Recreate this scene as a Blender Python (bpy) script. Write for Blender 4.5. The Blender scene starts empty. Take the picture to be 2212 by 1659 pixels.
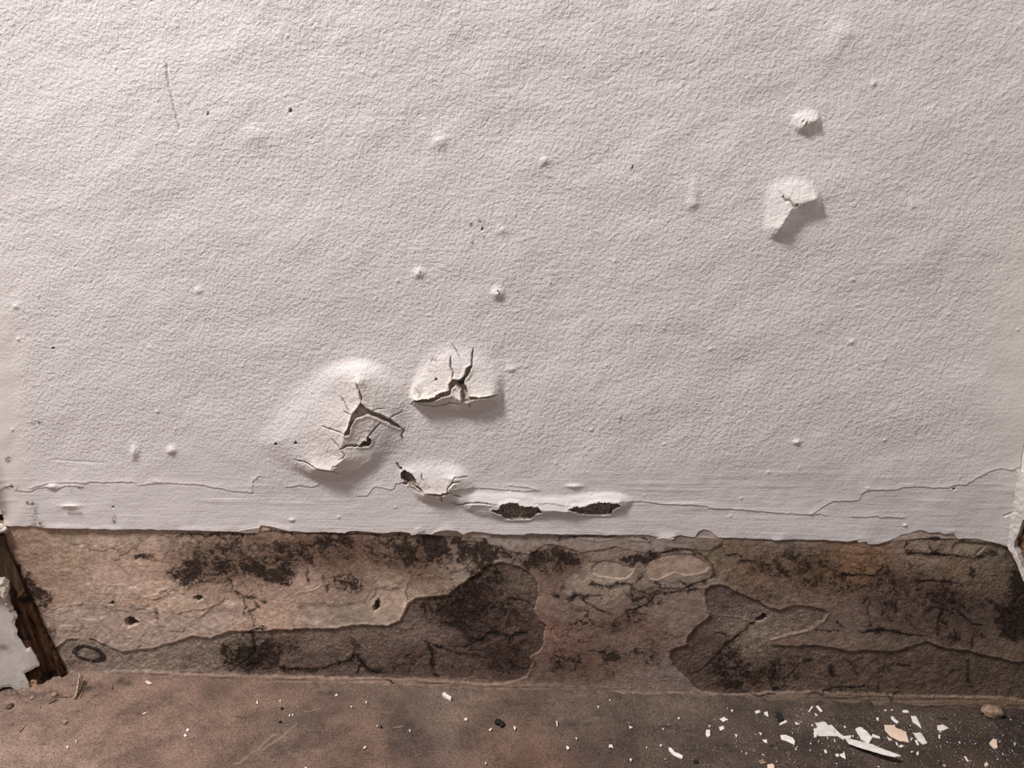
import bpy, math, random
import numpy as np
from mathutils import Vector, Matrix

# ------------------------------------------------------------------ camera
FPX, CX, CY = 1661.0, 1106.0, 829.5          # focal length and centre, pixels of a 2212x1659 frame
PITCH, YAW, ROLL = map(math.radians, (15.0, -6.00468556, 1.72713513))
CAM = np.array([0.52207204, -0.58548433, 0.43897509])
_cp, _sp, _cy, _sy = math.cos(PITCH), math.sin(PITCH), math.cos(YAW), math.sin(YAW)
_f = np.array([_sy*_cp, _cy*_cp, -_sp]); _r = np.array([_cy, -_sy, 0.0]); _d = np.cross(_f, _r)
_r, _d = math.cos(ROLL)*_r + math.sin(ROLL)*_d, -math.sin(ROLL)*_r + math.cos(ROLL)*_d
ROT = np.array([_r, _d, _f])
scene = bpy.context.scene
cam_data = bpy.data.cameras.new('camera')
cam_data.sensor_fit = 'HORIZONTAL'; cam_data.sensor_width = 36.0
cam_data.lens = FPX/2212.0*36.0
cam_data.clip_start = 0.01
cam = bpy.data.objects.new('camera', cam_data); scene.collection.objects.link(cam)
M4 = Matrix.Identity(4)
for i in range(3):
    M4[i][0], M4[i][1], M4[i][2], M4[i][3] = _r[i], -_d[i], -_f[i], CAM[i]
cam.matrix_world = M4
scene.camera = cam

# ------------------------------------------------------------------ light
world = bpy.data.worlds.new('room_light'); scene.world = world
world.use_nodes = True
world.node_tree.nodes['Background'].inputs[0].default_value = (1.0, 0.965, 0.955, 1)
world.node_tree.nodes['Background'].inputs[1].default_value = 0.34
lamp = bpy.data.lights.new('ceiling_lamp', 'AREA')
lamp.shape = 'DISK'; lamp.size = 0.34; lamp.energy = 37; lamp.color = (1.0, 0.955, 0.932)
lo = bpy.data.objects.new('ceiling_lamp', lamp); scene.collection.objects.link(lo)
lo.location = (-0.30, -0.58, 1.74)
lo.rotation_euler = (Vector((0.42, 0.0, 0.25)) - lo.location).to_track_quat('-Z', 'Y').to_euler()
vs = scene.view_settings
vs.view_transform = 'Standard'; vs.look = 'None'; vs.gamma = 1.0; vs.use_curve_mapping = False
vs.exposure = 0.0

# ------------------------------------------------------------------ helpers
rng = np.random.default_rng(7); random.seed(7)
W_WALL = 0.8486                                # wall width between the two corners
H_STRIP = 0.15

def project(P):
    c = (P - CAM) @ ROT.T
    return CX + FPX*c[..., 0]/c[..., 2], CY + FPX*c[..., 1]/c[..., 2]
def rays(px):
    px = np.atleast_2d(np.array(px, float))
    return np.stack([(px[:, 0]-CX)/FPX, (px[:, 1]-CY)/FPX, np.ones(len(px))], 1) @ ROT
def on_plane(px, p0, n):
    d = rays(px); n = np.array(n, float)
    t = ((np.array(p0, float) - CAM) @ n)/(d @ n)
    return CAM + d*t[:, None]
def on_wall(px, off=0.0): return on_plane(px, (0, -off, 0), (0, 1, 0))
def on_floor(px, z=0.0): return on_plane(px, (0, 0, z), (0, 0, 1))

# detail sheets in which the outlines below were measured: origin x, origin y, scale
SHEET = {'A': (0, 1080, .25316), 'B': (500, 1100, .25316), 'C': (1000, 1100, .25316), 'D': (1400, 1120, .25316),
         'E': (1752, 1000, .20796), 'F': (1652, 1239, .25316), 'G': (560, 700, .25316), 'H': (980, 960, .25316),
         'I': (1560, 180, .21698), 'J': (280, 100, .1326), 'K': (860, 420, .15674), 'L': (0, 860, .18987),
         'M': (0, 1440, .25316), 'N': (560, 1440, .25316), 'O': (1100, 1440, .25316), 'P': (1660, 1500, .24955),
         'Q': (0, 1100, .25316), 'R': (1972, 980, .19293), 'S': (2012, 1260, .24038), 'X': (0, 0, 1.0)}
def S(k, pts):
    a, b, s = SHEET[k]
    return [(a + x*s, b + y*s) for x, y in pts]

def _hash(ix, iy, seed):
    h = (ix.astype(np.int64)*374761393 + iy.astype(np.int64)*668265263 + seed*974711) & 0xffffffff
    h = ((h ^ (h >> 13))*1274126177) & 0xffffffff
    return ((h ^ (h >> 16)) & 0xffff).astype(np.float32)/65535.0
def vnoise(x, y, seed=0):
    ix, iy = np.floor(x), np.floor(y); fx, fy = x-ix, y-iy
    fx = fx*fx*fx*(fx*(fx*6-15)+10); fy = fy*fy*fy*(fy*(fy*6-15)+10)
    ix = ix.astype(np.int64); iy = iy.astype(np.int64)
    a, b = _hash(ix, iy, seed), _hash(ix+1, iy, seed); c, d = _hash(ix, iy+1, seed), _hash(ix+1, iy+1, seed)
    return (a*(1-fx)+b*fx)*(1-fy) + (c*(1-fx)+d*fx)*fy
def fbm(x, y, size, octaves=4, seed=0, gain=.5):
    x = np.asarray(x, float)/size; y = np.asarray(y, float)/size
    s, a, t = 0, 1.0, 0
    for o in range(octaves):
        s = s + a*(vnoise(x, y, seed+o*17)-.5); t += a; a *= gain; x = x*2.03+3.1; y = y*2.03+1.7
    return s/t*2
def sstep(a, b, x):
    t = np.clip((x-a)/(b-a), 0, 1); return t*t*(3-2*t)

def line_dist(u, v, pts, far, closed=False):
    """distance (px) to a polyline, 'far' where further away"""
    out = np.full(u.shape, far, float); fu, fv, fo = u.ravel(), v.ravel(), out.ravel()
    pts = np.array(pts, float)
    if closed: pts = np.vstack([pts, pts[:1]])
    lo, hi = pts.min(0)-far, pts.max(0)+far
    idx = np.nonzero((fu > lo[0]) & (fu < hi[0]) & (fv > lo[1]) & (fv < hi[1]))[0]
    if len(idx) == 0: return out
    x, y = fu[idx], fv[idx]; best = np.full(len(idx), far, float)
    for a, b in zip(pts[:-1], pts[1:]):
        m = (x > min(a[0], b[0])-far) & (x < max(a[0], b[0])+far) & (y > min(a[1], b[1])-far) & (y < max(a[1], b[1])+far)
        if not m.any(): continue
        d = b-a; t = np.clip(((x[m]-a[0])*d[0] + (y[m]-a[1])*d[1])/max(d@d, 1e-9), 0, 1)
        best[m] = np.minimum(best[m], np.hypot(x[m]-a[0]-t*d[0], y[m]-a[1]-t*d[1]))
    fo[idx] = best
    return fo.reshape(u.shape)
def taper_dist(u, v, pts, w, far):
    """distance to a polyline minus nothing, and the local half width, thinner towards the ends"""
    pts = np.array(pts, float); seg = np.hypot(*(pts[1:]-pts[:-1]).T); L = max(seg.sum(), 1e-6)
    D = np.full(u.shape, far, float); Wd = np.full(u.shape, w*.3)
    lo, hi = pts.min(0)-far, pts.max(0)+far
    m0 = (u > lo[0]) & (u < hi[0]) & (v > lo[1]) & (v < hi[1])
    if not m0.any(): return D, Wd
    x, y = u[m0], v[m0]; best = np.full(len(x), far, float); tt = np.zeros(len(x)); acc = 0.0
    for a, b, l in zip(pts[:-1], pts[1:], seg):
        d = b-a; t = np.clip(((x-a[0])*d[0] + (y-a[1])*d[1])/max(d@d, 1e-9), 0, 1)
        e = np.hypot(x-a[0]-t*d[0], y-a[1]-t*d[1]); m = e < best
        best[m] = e[m]; tt[m] = (acc+t[m]*l)/L; acc += l
    D[m0] = best; Wd[m0] = w*(.30+.70*np.clip(np.minimum(tt, 1-tt)*4.5, 0, 1)**.8)
    return D, Wd
def chaikin(p, n=2):
    p = np.array(p, float)
    for _ in range(n):
        q = np.roll(p, -1, 0); p = np.stack([p*.75+q*.25, p*.25+q*.75], 1).reshape(-1, 2)
    return p
def inside(u, v, poly):
    out = np.zeros(u.shape, bool); fu, fv, fo = u.ravel(), v.ravel(), out.ravel()
    p = np.array(poly, float); lo, hi = p.min(0), p.max(0)
    idx = np.nonzero((fu > lo[0]) & (fu < hi[0]) & (fv > lo[1]) & (fv < hi[1]))[0]
    x, y = fu[idx], fv[idx]; c = np.zeros(len(idx), bool)
    for a, b in zip(p, np.roll(p, -1, 0)):
        if a[1] == b[1]: continue
        c ^= ((a[1] > y) != (b[1] > y)) & (x < (b[0]-a[0])*(y-a[1])/(b[1]-a[1]) + a[0])
    fo[idx] = c
    return fo.reshape(u.shape)
def sdf(u, v, poly, far=30):
    d = line_dist(u, v, poly, far, True)
    return np.where(inside(u, v, poly), d, -d)          # positive inside
def tent(u, v, foot, ridge, power=1.3):
    foot = chaikin(foot)
    e = np.where(inside(u, v, foot), line_dist(u, v, foot, 400, True), 0)
    r = line_dist(u, v, ridge, 400)
    t = e/(e+r+1e-6)
    return np.where(e > 0, t**power * sstep(-.05, .45, t), 0)

def new_mesh(name, verts, quads, normals=None, smooth=True):
    me = bpy.data.meshes.new(name)
    verts = np.ascontiguousarray(verts, np.float32); quads = np.ascontiguousarray(quads, np.int32)
    k = quads.shape[1]
    me.vertices.add(len(verts)); me.vertices.foreach_set('co', verts.ravel())
    me.loops.add(quads.size); me.loops.foreach_set('vertex_index', quads.ravel())
    me.polygons.add(len(quads))
    me.polygons.foreach_set('loop_start', np.arange(0, quads.size, k, dtype=np.int32))
    me.polygons.foreach_set('use_smooth', np.full(len(quads), smooth, bool))
    me.update(calc_edges=True); me.validate()
    if normals is not None:
        me.normals_split_custom_set_from_vertices([tuple(n) for n in normals.tolist()])
    return me
def obj(name, me, mat=None, parent=None):
    o = bpy.data.objects.new(name, me); scene.collection.objects.link(o)
    if mat: me.materials.append(mat)
    if parent: o.parent = parent
    return o
def tag(o, label=None, cat=None, group=None, kind=None):
    for k, val in (('label', label), ('category', cat), ('group', group), ('kind', kind)):
        if val: o[k] = val
    return o
def empty(name, loc=(0, 0, 0)):
    o = bpy.data.objects.new(name, None); o.location = loc; scene.collection.objects.link(o)
    o.empty_display_size = .02
    return o
def attr(me, name, data, kind='FLOAT'):
    a = me.attributes.new(name, kind, 'POINT')
    if kind == 'FLOAT': a.data.foreach_set('value', np.ascontiguousarray(data, np.float32).ravel())
    else: a.data.foreach_set('color', np.ascontiguousarray(data, np.float32).ravel())
def grid_quads(nr, nc):
    i = np.arange(nr*nc).reshape(nr, nc)
    return np.stack([i[:-1, :-1], i[:-1, 1:], i[1:, 1:], i[1:, :-1]], -1).reshape(-1, 4)
def grid_normals(P):
    du = np.gradient(P, axis=1); dv = np.gradient(P, axis=0)
    n = np.cross(du, dv); n /= np.linalg.norm(n, axis=-1, keepdims=True)+1e-12
    n *= np.sign((n*(CAM-P)).sum(-1, keepdims=True)+1e-12)
    return n
def split_grid(P, label, parts, attrs):
    """one relief grid -> one mesh object for each region; parts: {id: (name, material, parent, label)}"""
    nr, nc = P.shape[:2]; N = grid_normals(P).reshape(-1, 3); V = P.reshape(-1, 3)
    q = grid_quads(nr, nc)
    c = q[len(q)//3]; n0 = np.cross(V[c[1]]-V[c[0]], V[c[2]]-V[c[0]])
    if n0 @ (CAM-V[c[0]]) < 0: q = q[:, ::-1]
    lab = label.reshape(-1)
    made = {}
    for k, (name, mat, parent, lb) in parts.items():
        qq = q[lab == k]
        if len(qq) == 0: continue
        used, inv = np.unique(qq, return_inverse=True)
        me = new_mesh(name, V[used], inv.reshape(-1, 4), N[used])
        for an, (ad, kd) in attrs.items():
            attr(me, an, ad.reshape(len(V), -1)[used], kd)
        o = obj(name, me, mat, parent)
        if lb: o['label'] = lb
        made[k] = o
    return made

def lin(c):
    c = np.array(c, float)/255.0
    return np.where(c <= .04045, c/12.92, ((c+.055)/1.055)**2.4)

# node helper -------------------------------------------------------
class NT:
    def __init__(s, name, rough=.85, spec=.3):
        s.m = bpy.data.materials.new(name); s.m.use_nodes = True
        s.t = s.m.node_tree; s.b = s.t.nodes['Principled BSDF']
        s.b.inputs['Roughness'].default_value = rough
        s.b.inputs['Specular IOR Level'].default_value = spec
        s.co = s.n('ShaderNodeTexCoord').outputs['Object']
    def n(s, kind, **kw):
        x = s.t.nodes.new(kind)
        for k, val in kw.items(): setattr(x, k, val)
        return x
    def put(s, sock, val):
        if isinstance(val, bpy.types.NodeSocket): s.t.links.new(val, sock)
        elif isinstance(val, (tuple, list)) and len(val) == 3 and sock.type == 'RGBA': sock.default_value = (*val, 1)
        else: sock.default_value = val
    def math(s, op, a, b=0.0, c=0.0, clamp=False):
        x = s.n('ShaderNodeMath', operation=op, use_clamp=clamp)
        for i, val in enumerate((a, b, c)): s.put(x.inputs[i], val)
        return x.outputs[0]
    def mix(s, fac, a, b, blend='MIX'):
        x = s.n('ShaderNodeMix', data_type='RGBA', blend_type=blend)
        s.put(x.inputs['Factor'], fac); s.put(x.inputs['A'], a); s.put(x.inputs['B'], b)
        return [o for o in x.outputs if o.type == 'RGBA'][0]
    def vec(s, scale=(1, 1, 1), rot=(0, 0, 0), src=None):
        x = s.n('ShaderNodeMapping'); s.put(x.inputs[0], src or s.co)
        x.inputs['Scale'].default_value = scale; x.inputs['Rotation'].default_value = rot
        return x.outputs[0]
    def noise(s, scale, detail=2, rough=.5, src=None, dist=0.0):
        x = s.n('ShaderNodeTexNoise'); s.put(x.inputs['Vector'], src or s.co)
        x.inputs['Scale'].default_value = scale; x.inputs['Detail'].default_value = detail
        x.inputs['Roughness'].default_value = rough; x.inputs['Distortion'].default_value = dist
        return x.outputs['Fac']
    def voronoi(s, scale, src=None, feature='F1'):
        x = s.n('ShaderNodeTexVoronoi', feature=feature); s.put(x.inputs['Vector'], src or s.co)
        x.inputs['Scale'].default_value = scale
        return x.outputs['Distance']
    def at(s, name, out='Fac'): return s.n('ShaderNodeAttribute', attribute_name=name).outputs[out]
    def ramp(s, fac, lo, hi):
        x = s.n('ShaderNodeMapRange', interpolation_type='SMOOTHSTEP'); s.put(x.inputs['Value'], fac)
        x.inputs['From Min'].default_value = lo; x.inputs['From Max'].default_value = hi
        return x.outputs[0]
    def bump(s, h, dist, strength=1.0, prev=None):
        x = s.n('ShaderNodeBump'); s.put(x.inputs['Height'], h)
        x.inputs['Distance'].default_value = dist; x.inputs['Strength'].default_value = strength
        if prev is not None: s.put(x.inputs['Normal'], prev)
        return x.outputs[0]
    def done(s, col, normal=None):
        s.put(s.b.inputs['Base Color'], col)
        if normal is not None: s.put(s.b.inputs['Normal'], normal)
        return s.m

# ------------------------------------------------------------------ materials
def mat_paint():
    n = NT('white_paint', .62, .25)
    # orange peel of the rolled paint, brush strokes near the old skirting
    warp = n.noise(60, 2)
    peel = n.math('ADD', n.math('MULTIPLY', n.noise(370, 2, .5, dist=.5), .9), n.math('MULTIPLY', n.noise(170, 1, .5), .35))
    strokes = n.math('ADD', n.noise(1.0, 3, .6, src=n.vec((22, 22, 900))), n.math('MULTIPLY', n.noise(1.0, 2, .5, src=n.vec((60, 60, 330))), .9))
    strokes = n.math('ADD', strokes, n.math('MULTIPLY', n.noise(260, 2), .35))
    br = n.at('brush'); flat = n.at('smooth')
    h = n.math('ADD', n.math('MULTIPLY', peel, n.math('SUBTRACT', 1.0, n.math('MULTIPLY', br, .7))), n.math('MULTIPLY', strokes, n.math('MULTIPLY', br, .24)))
    h = n.math('MULTIPLY', h, n.math('SUBTRACT', 1.0, n.math('MULTIPLY', flat, .7)))
    nor = n.bump(h, .00105, 1.0)
    base = n.mix(n.noise(9, 3), (.685, .635, .627), (.745, .697, .688))
    base = n.mix(n.math('MULTIPLY', n.at('cream'), .8), base, (.80, .735, .66))
    st = n.math('MULTIPLY', n.at('stain'), n.ramp(n.noise(420, 3, .6), .38, .62))
    base = n.mix(st, base, (.30, .20, .13))
    dirt = n.math('MULTIPLY', n.at('dirt'), n.ramp(n.noise(330, 4, .65), .40, .60))
    base = n.mix(dirt, base, (.10, .075, .06))
    bare = n.mix(n.noise(500, 4, .7), (.13, .095, .07), (.42, .33, .27))
    base = n.mix(n.at('bare'), base, bare)
    return n.done(base, nor)
def mat_bare():
    n = NT('crumbly_plaster', .95, .1)
    g = n.noise(520, 4, .75)
    col = n.mix(n.ramp(g, .3, .72), (.10, .07, .055), (.58, .49, .41))
    return n.done(col, n.bump(g, .0016))
def mat_strip():
    n = NT('bare_plaster', .9, .18)
    base = n.at('tint', 'Color'); grain = n.at('grain')
    v = n.noise(170, 5, .68)
    fine = n.noise(900, 3, .7)
    base = n.mix(1.0, base, n.mix(n.ramp(v, .3, .7), (.72, .70, .69), (1.22, 1.22, 1.22)), 'MULTIPLY')
    sp = n.mix(n.ramp(fine, .32, .68), (.55, .53, .52), (1.45, 1.43, 1.40))
    base = n.mix(n.math('MULTIPLY', grain, .9), base, n.mix(1.0, base, sp, 'MULTIPLY'))
    warm = n.ramp(n.noise(34, 4, .6), .56, .72)
    base = n.mix(n.math('MULTIPLY', warm, .25), base, n.mix(1.0, base, (1.18, .92, .76), 'MULTIPLY'))
    # mould: cloudy spots and fine threads broken up by noise
    m = n.at('mould')
    base = n.mix(n.math('MULTIPLY', n.ramp(n.at('damp'), .05, .8), .75), base, n.mix(1.0, base, (.60, .53, .48), 'MULTIPLY'))      # brown discolouration around the mould
    wn = n.n('ShaderNodeTexNoise'); wn.inputs['Scale'].default_value = 90; wn.inputs['Detail'].default_value = 4; n.put(wn.inputs['Vector'], n.co)
    sc = n.n('ShaderNodeVectorMath', operation='SCALE'); n.put(sc.inputs[0], wn.outputs['Color']); sc.inputs['Scale'].default_value = .014
    w = n.n('ShaderNodeVectorMath', operation='ADD'); n.put(w.inputs[0], n.co); n.put(w.inputs[1], sc.outputs[0]); wc = w.outputs[0]
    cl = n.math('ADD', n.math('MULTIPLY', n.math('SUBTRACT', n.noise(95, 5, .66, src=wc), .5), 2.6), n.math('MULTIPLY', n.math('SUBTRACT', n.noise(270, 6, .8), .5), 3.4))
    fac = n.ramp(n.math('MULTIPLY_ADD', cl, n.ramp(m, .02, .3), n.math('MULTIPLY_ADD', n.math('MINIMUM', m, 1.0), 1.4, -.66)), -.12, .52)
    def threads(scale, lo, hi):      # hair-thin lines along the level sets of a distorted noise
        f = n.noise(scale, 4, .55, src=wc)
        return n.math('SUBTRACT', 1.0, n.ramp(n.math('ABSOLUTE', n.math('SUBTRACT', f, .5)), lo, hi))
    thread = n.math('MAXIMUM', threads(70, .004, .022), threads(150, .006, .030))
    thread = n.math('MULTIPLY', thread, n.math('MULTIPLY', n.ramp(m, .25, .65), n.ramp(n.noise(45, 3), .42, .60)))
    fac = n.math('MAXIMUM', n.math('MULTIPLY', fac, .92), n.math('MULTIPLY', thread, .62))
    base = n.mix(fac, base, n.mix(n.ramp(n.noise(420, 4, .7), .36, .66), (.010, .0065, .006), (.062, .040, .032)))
    base = n.mix(n.math('MULTIPLY', n.at('vein'), n.math('MULTIPLY_ADD', n.ramp(n.noise(110, 3, .6), .32, .6), .45, .5)), base, (.014, .009, .009))
    base = n.mix(n.at('pale'), base, (.50, .42, .35))
    hg = n.math('ADD', n.math('MULTIPLY', n.noise(330, 4, .7), n.math('MULTIPLY_ADD', grain, 1.0, .28)), n.math('MULTIPLY', fine, n.math('MULTIPLY', grain, .35)))
    return n.done(base, n.bump(hg, .0023))
def mat_floor():
    n = NT('concrete_floor', .9, .2)
    base = n.at('tint', 'Color')
    v = n.noise(26, 6, .65); f = n.noise(700, 4, .7); g = n.noise(150, 4, .7)
    base = n.mix(1.0, base, n.mix(n.ramp(v, .32, .68), (.66, .64, .64), (1.2, 1.15, 1.12)), 'MULTIPLY')
    base = n.mix(1.0, base, n.mix(n.ramp(f, .32, .68), (.62, .60, .58), (1.40, 1.39, 1.37)), 'MULTIPLY')
    base = n.mix(n.math('MULTIPLY', n.ramp(g, .58, .72), .55), base, (.03, .022, .02))
    base = n.mix(n.math('MULTIPLY', n.at('mould'), n.ramp(n.noise(120, 4, .7), .34, .62)), base, (.022, .017, .016))
    base = n.mix(n.at('pale'), base, (.36, .28, .22))
    h = n.math('ADD', n.math('MULTIPLY', n.noise(420, 4, .7), .8), n.math('MULTIPLY', n.noise(110, 3), .6))
    return n.done(base, n.bump(h, .0017))
def mat_wood(name, dark, light, k=1.0):
    n = NT(name, .8, .2)
    g = n.noise(1.0, 5, .65, src=n.vec((260*k, 260*k, 20*k), rot=(0, .38, 0)), dist=.5)
    base = n.mix(n.ramp(g, .3, .7), dark, light)
    base = n.mix(n.ramp(n.noise(70, 4, .7), .52, .66), base, tuple(x*.3 for x in dark))
    return n.done(base, n.bump(g, .0018))
def mat_simple(name, a, b, scale, bump=.0006, rough=.8, spec=.25, dirt=None):
    n = NT(name, rough, spec)
    g = n.noise(scale, 4, .6)
    base = n.mix(n.ramp(g, .3, .7), a, b)
    if dirt: base = n.mix(n.math('MULTIPLY', n.ramp(n.noise(scale*1.7+11, 4, .7), .58, .72), .8), base, dirt)
    return n.done(base, n.bump(g, bump))

M_PAINT, M_BARE, M_STRIP, M_FLOOR = mat_paint(), mat_bare(), mat_strip(), mat_floor()
M_TORN = mat_simple('torn_backing', (.30, .23, .185), (.58, .50, .45), 260, .0008, .95, .1, (.12, .08, .06))
M_CORE = mat_wood('rotten_timber', (.020, .009, .005), (.095, .042, .020))
M_OLD = mat_wood('old_dark_timber', (.040, .024, .014), (.10, .064, .040))
M_SPLINT = mat_wood('pale_splinter', (.30, .22, .16), (.75, .66, .54), 2.0)
M_TWIG = mat_wood('brown_splinter', (.10, .055, .035), (.24, .15, .10), 2.0)
M_LAYER = mat_simple('board_paint', (.54, .50, .475), (.63, .59, .565), 60, .0007, .5, .3, (.42, .37, .32))
M_LUMP = mat_simple('plaster_lump', (.36, .30, .25), (.68, .62, .55), 240, .002, .9)
M_TAN = mat_simple('tan_undercoat', (.36, .24, .15), (.50, .35, .24), 90, .0005)
M_CHIP = mat_simple('paint_chip', (.70, .65, .62), (.86, .82, .79), 220, .0004, .6, .25)
M_CHIPD = mat_simple('dirty_paint_chip', (.66, .61, .58), (.80, .76, .73), 180, .0004, .6, .25, (.20, .16, .14))
M_CHIPT = mat_simple('cream_paint_chip', (.72, .54, .41), (.80, .63, .50), 90, .0004, .6, .25, (.42, .26, .18))
M_STONE = mat_simple('sandy_stone', (.20, .13, .09), (.42, .30, .22), 260, .0015, .9)
M_BLACK = mat_simple('black_lump', (.008, .008, .009), (.03, .028, .028), 300, .001, .9)
M_BRICK = mat_simple('brown_masonry', (.09, .042, .02), (.25, .135, .075), 230, .002, .95)
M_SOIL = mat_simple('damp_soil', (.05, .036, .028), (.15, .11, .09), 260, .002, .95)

# ------------------------------------------------------------------ edge of the paint above the bare strip
EDGE = [(-40, 1135), (21, 1136), (72, 1137), (114, 1141), (239, 1143), (304, 1143), (399, 1145), (473, 1147), (510, 1150),
        (555, 1149), (560, 1143), (563, 1135), (583, 1137), (604, 1143.5), (627, 1148), (657, 1152), (677, 1151), (720, 1151), (745, 1152.6),
        (751, 1149), (758, 1147), (785, 1149), (824, 1152), (867, 1149), (890, 1152), (933, 1154), (940, 1149), (954, 1146), (968, 1143.5),
        (988, 1147), (1001, 1154), (1009, 1150), (1021, 1147), (1044, 1149), (1068, 1154), (1133, 1154.5), (1137, 1152), (1218, 1154),
        (1304, 1156), (1392, 1156), (1420, 1161), (1451, 1163), (1471, 1157), (1499, 1161), (1502, 1160), (1509, 1148), (1521, 1143),
        (1530, 1146), (1537, 1149), (1552, 1162), (1602, 1164), (1673, 1167), (1780, 1167), (1830, 1170.6), (1863, 1165.6), (1870, 1168), (1877, 1177),
        (1897, 1178), (1922, 1170), (1935, 1165), (1947, 1157), (1960, 1154), (1972, 1149), (1987, 1144.5), (1999, 1146.6), (2006, 1151), (2028, 1149),
        (2041, 1155), (2060, 1152), (2070, 1164), (2116, 1165), (2139, 1170.5), (2160, 1175), (2180, 1183), (2260, 1186)]
_e = on_wall(EDGE); _o = np.argsort(_e[:, 0]); EX, EZ = _e[_o, 0], _e[_o, 2]
def edge_z(x):
    return np.interp(x, EX, EZ) + .0007*fbm(x*1000, x*0+5, 6, 3, 91)

def columns(x0, x1):
    fx0, fx1 = on_wall([(560, 1000)])[0, 0], on_wall([(1350, 1000)])[0, 0]
    return np.unique(np.concatenate([np.arange(x0, fx0, .00088), np.arange(fx0, fx1, .00052), np.arange(fx1, x1, .00088), [x1]]))

# ================================================================== wall_back: painted skin
wall_back = empty('wall_back'); tag(wall_back, kind='structure', label='blistered white painted wall above a bare mouldy plaster strip')

BLISTERS = [  # footprint, crest, height (m), power
    (S('X', [(530, 975), (560, 900), (620, 820), (710, 775), (800, 768), (860, 795), (895, 850), (905, 915), (888, 968), (850, 1005), (800, 1032), (735, 1048), (660, 1036), (590, 1010)]),
     S('X', [(782, 822), (786, 868), (764, 905), (752, 932), (742, 962), (748, 982), (722, 1007), (690, 1003)]), .0106, 1.05),
    (S('X', [(878, 872), (888, 800), (920, 745), (980, 720), (1052, 735), (1088, 785), (1096, 850), (1066, 893), (1010, 908), (950, 898), (905, 888)]),
     S('X', [(905, 858), (945, 853), (975, 845), (1000, 858), (1062, 850)]), .0088, 1.05),
    (S('X', [(856, 1000), (900, 985), (960, 985), (1015, 1005), (1040, 1050), (1012, 1095), (950, 1100), (900, 1085), (872, 1050)]),
     S('X', [(925, 1058), (960, 1063), (984, 1040)]), .0068, 1.1),
    (S('I', [(380, 1010), (520, 910), (680, 870), (880, 930), (1000, 1080), (1000, 1300), (880, 1410), (700, 1530), (500, 1610), (400, 1500), (360, 1250)]),
     S('I', [(900, 1150), (700, 1215), (630, 1310), (550, 1430)]), .0066, 1.15),
    (S('I', [(640, 340), (760, 250), (900, 235), (985, 320), (985, 430), (910, 540), (800, 530), (700, 480)]),
     S('I', [(930, 370), (835, 395), (800, 440)]), .0043, 1.1),
]
NUBS = [(1075, 634, 15, 15, .0028), (905, 590, 13, 12, .0021), (371, 973, 12, 11, .0022), (291, 978, 11, 20, .0024), (552, 292, 26, 24, .0011),
        (950, 307, 20, 18, .0014), (1175, 348, 12, 10, .0013), (1495, 440, 14, 12, .0013), (1720, 954, 10, 7, .0018), (1886, 181, 7, 7, .0013),
        (1840, 739, 8, 7, .001), (115, 1050, 13, 8, .0020), (430, 628, 11, 9, .0011), (1105, 797, 12, 9, .0009), (1970, 443, 9, 8, .0009),
        (36, 662, 9, 8, .0010), (1822, 74, 34, 26, .0013), (1500, 412, 14, 36, .0011), (1800, 110, 60, 40, .0010), (1372, 375, 14, 8, -.0007),
        (1085, 498, 14, 10, .0009), (152, 1093, 24, 6, .0016), (1240, 1049, 22, 5, .0015), (630, 1124, 8, 4, .0012), (1955, 1135, 5, 3, .0012), (980, 1028, 20, 6, .0012)]
LIFTED = [  # rims of the two fallen patches
    (S('X', [(985, 1062), (1050, 1055), (1130, 1060), (1200, 1066), (1300, 1058), (1360, 1066), (1375, 1090), (1340, 1118), (1250, 1122), (1190, 1112), (1120, 1135), (1060, 1125), (1010, 1110), (975, 1090)]),
     S('X', [(1020, 1086), (1075, 1088), (1110, 1084), (1165, 1096), (1225, 1100), (1285, 1082), (1335, 1082)]), .0042, 1.0)]
GAPS = [  # openings with the crumbly plaster behind, depth
    ('bare_patch', S('H', [(330, 550), (400, 535), (410, 500), (490, 478), (545, 485), (560, 505), (640, 515), (720, 520), (750, 555), (760, 565), (715, 575), (690, 605), (650, 630), (560, 632), (450, 630), (410, 585), (355, 570)]), .0046),
    ('bare_patch', S('H', [(980, 540), (1030, 515), (1120, 515), (1180, 490), (1240, 478), (1330, 485), (1380, 488), (1420, 510), (1360, 545), (1340, 590), (1200, 590), (1090, 582), (1040, 560)]), .0046),
    ('bare_patch', S('G', [(1212, 1270), (1240, 1242), (1310, 1270), (1352, 1330), (1340, 1362), (1270, 1358), (1222, 1310)]), .0050),
    ('bare_patch', S('G', [(876, 1022), (900, 983), (945, 970), (945, 938), (970, 962), (974, 1000), (948, 1022)]), .0040),
    ('torn_gap', S('G', [(895, 645), (855, 705), (818, 738), (810, 790), (795, 850), (760, 900), (765, 918), (795, 914), (808, 865), (832, 805), (852, 775), (902, 765), (937, 748), (962, 752), (1032, 778), (1100, 818), (1200, 882), (1218, 872), (1120, 786), (1020, 735), (948, 700), (918, 665)]), .0036),
    ('torn_gap', S('G', [(1660, 455), (1636, 490), (1640, 548), (1560, 566), (1508, 606), (1400, 622), (1345, 628), (1345, 642), (1500, 636), (1562, 606), (1648, 582), (1655, 530), (1690, 505), (1735, 540), (1740, 600), (1745, 640), (1800, 645), (1815, 622), (1885, 612), (1885, 600), (1800, 596), (1790, 560), (1780, 510), (1755, 475), (1805, 400), (1808, 345), (1778, 365), (1765, 420), (1728, 460)]), .0036),
]
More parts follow.
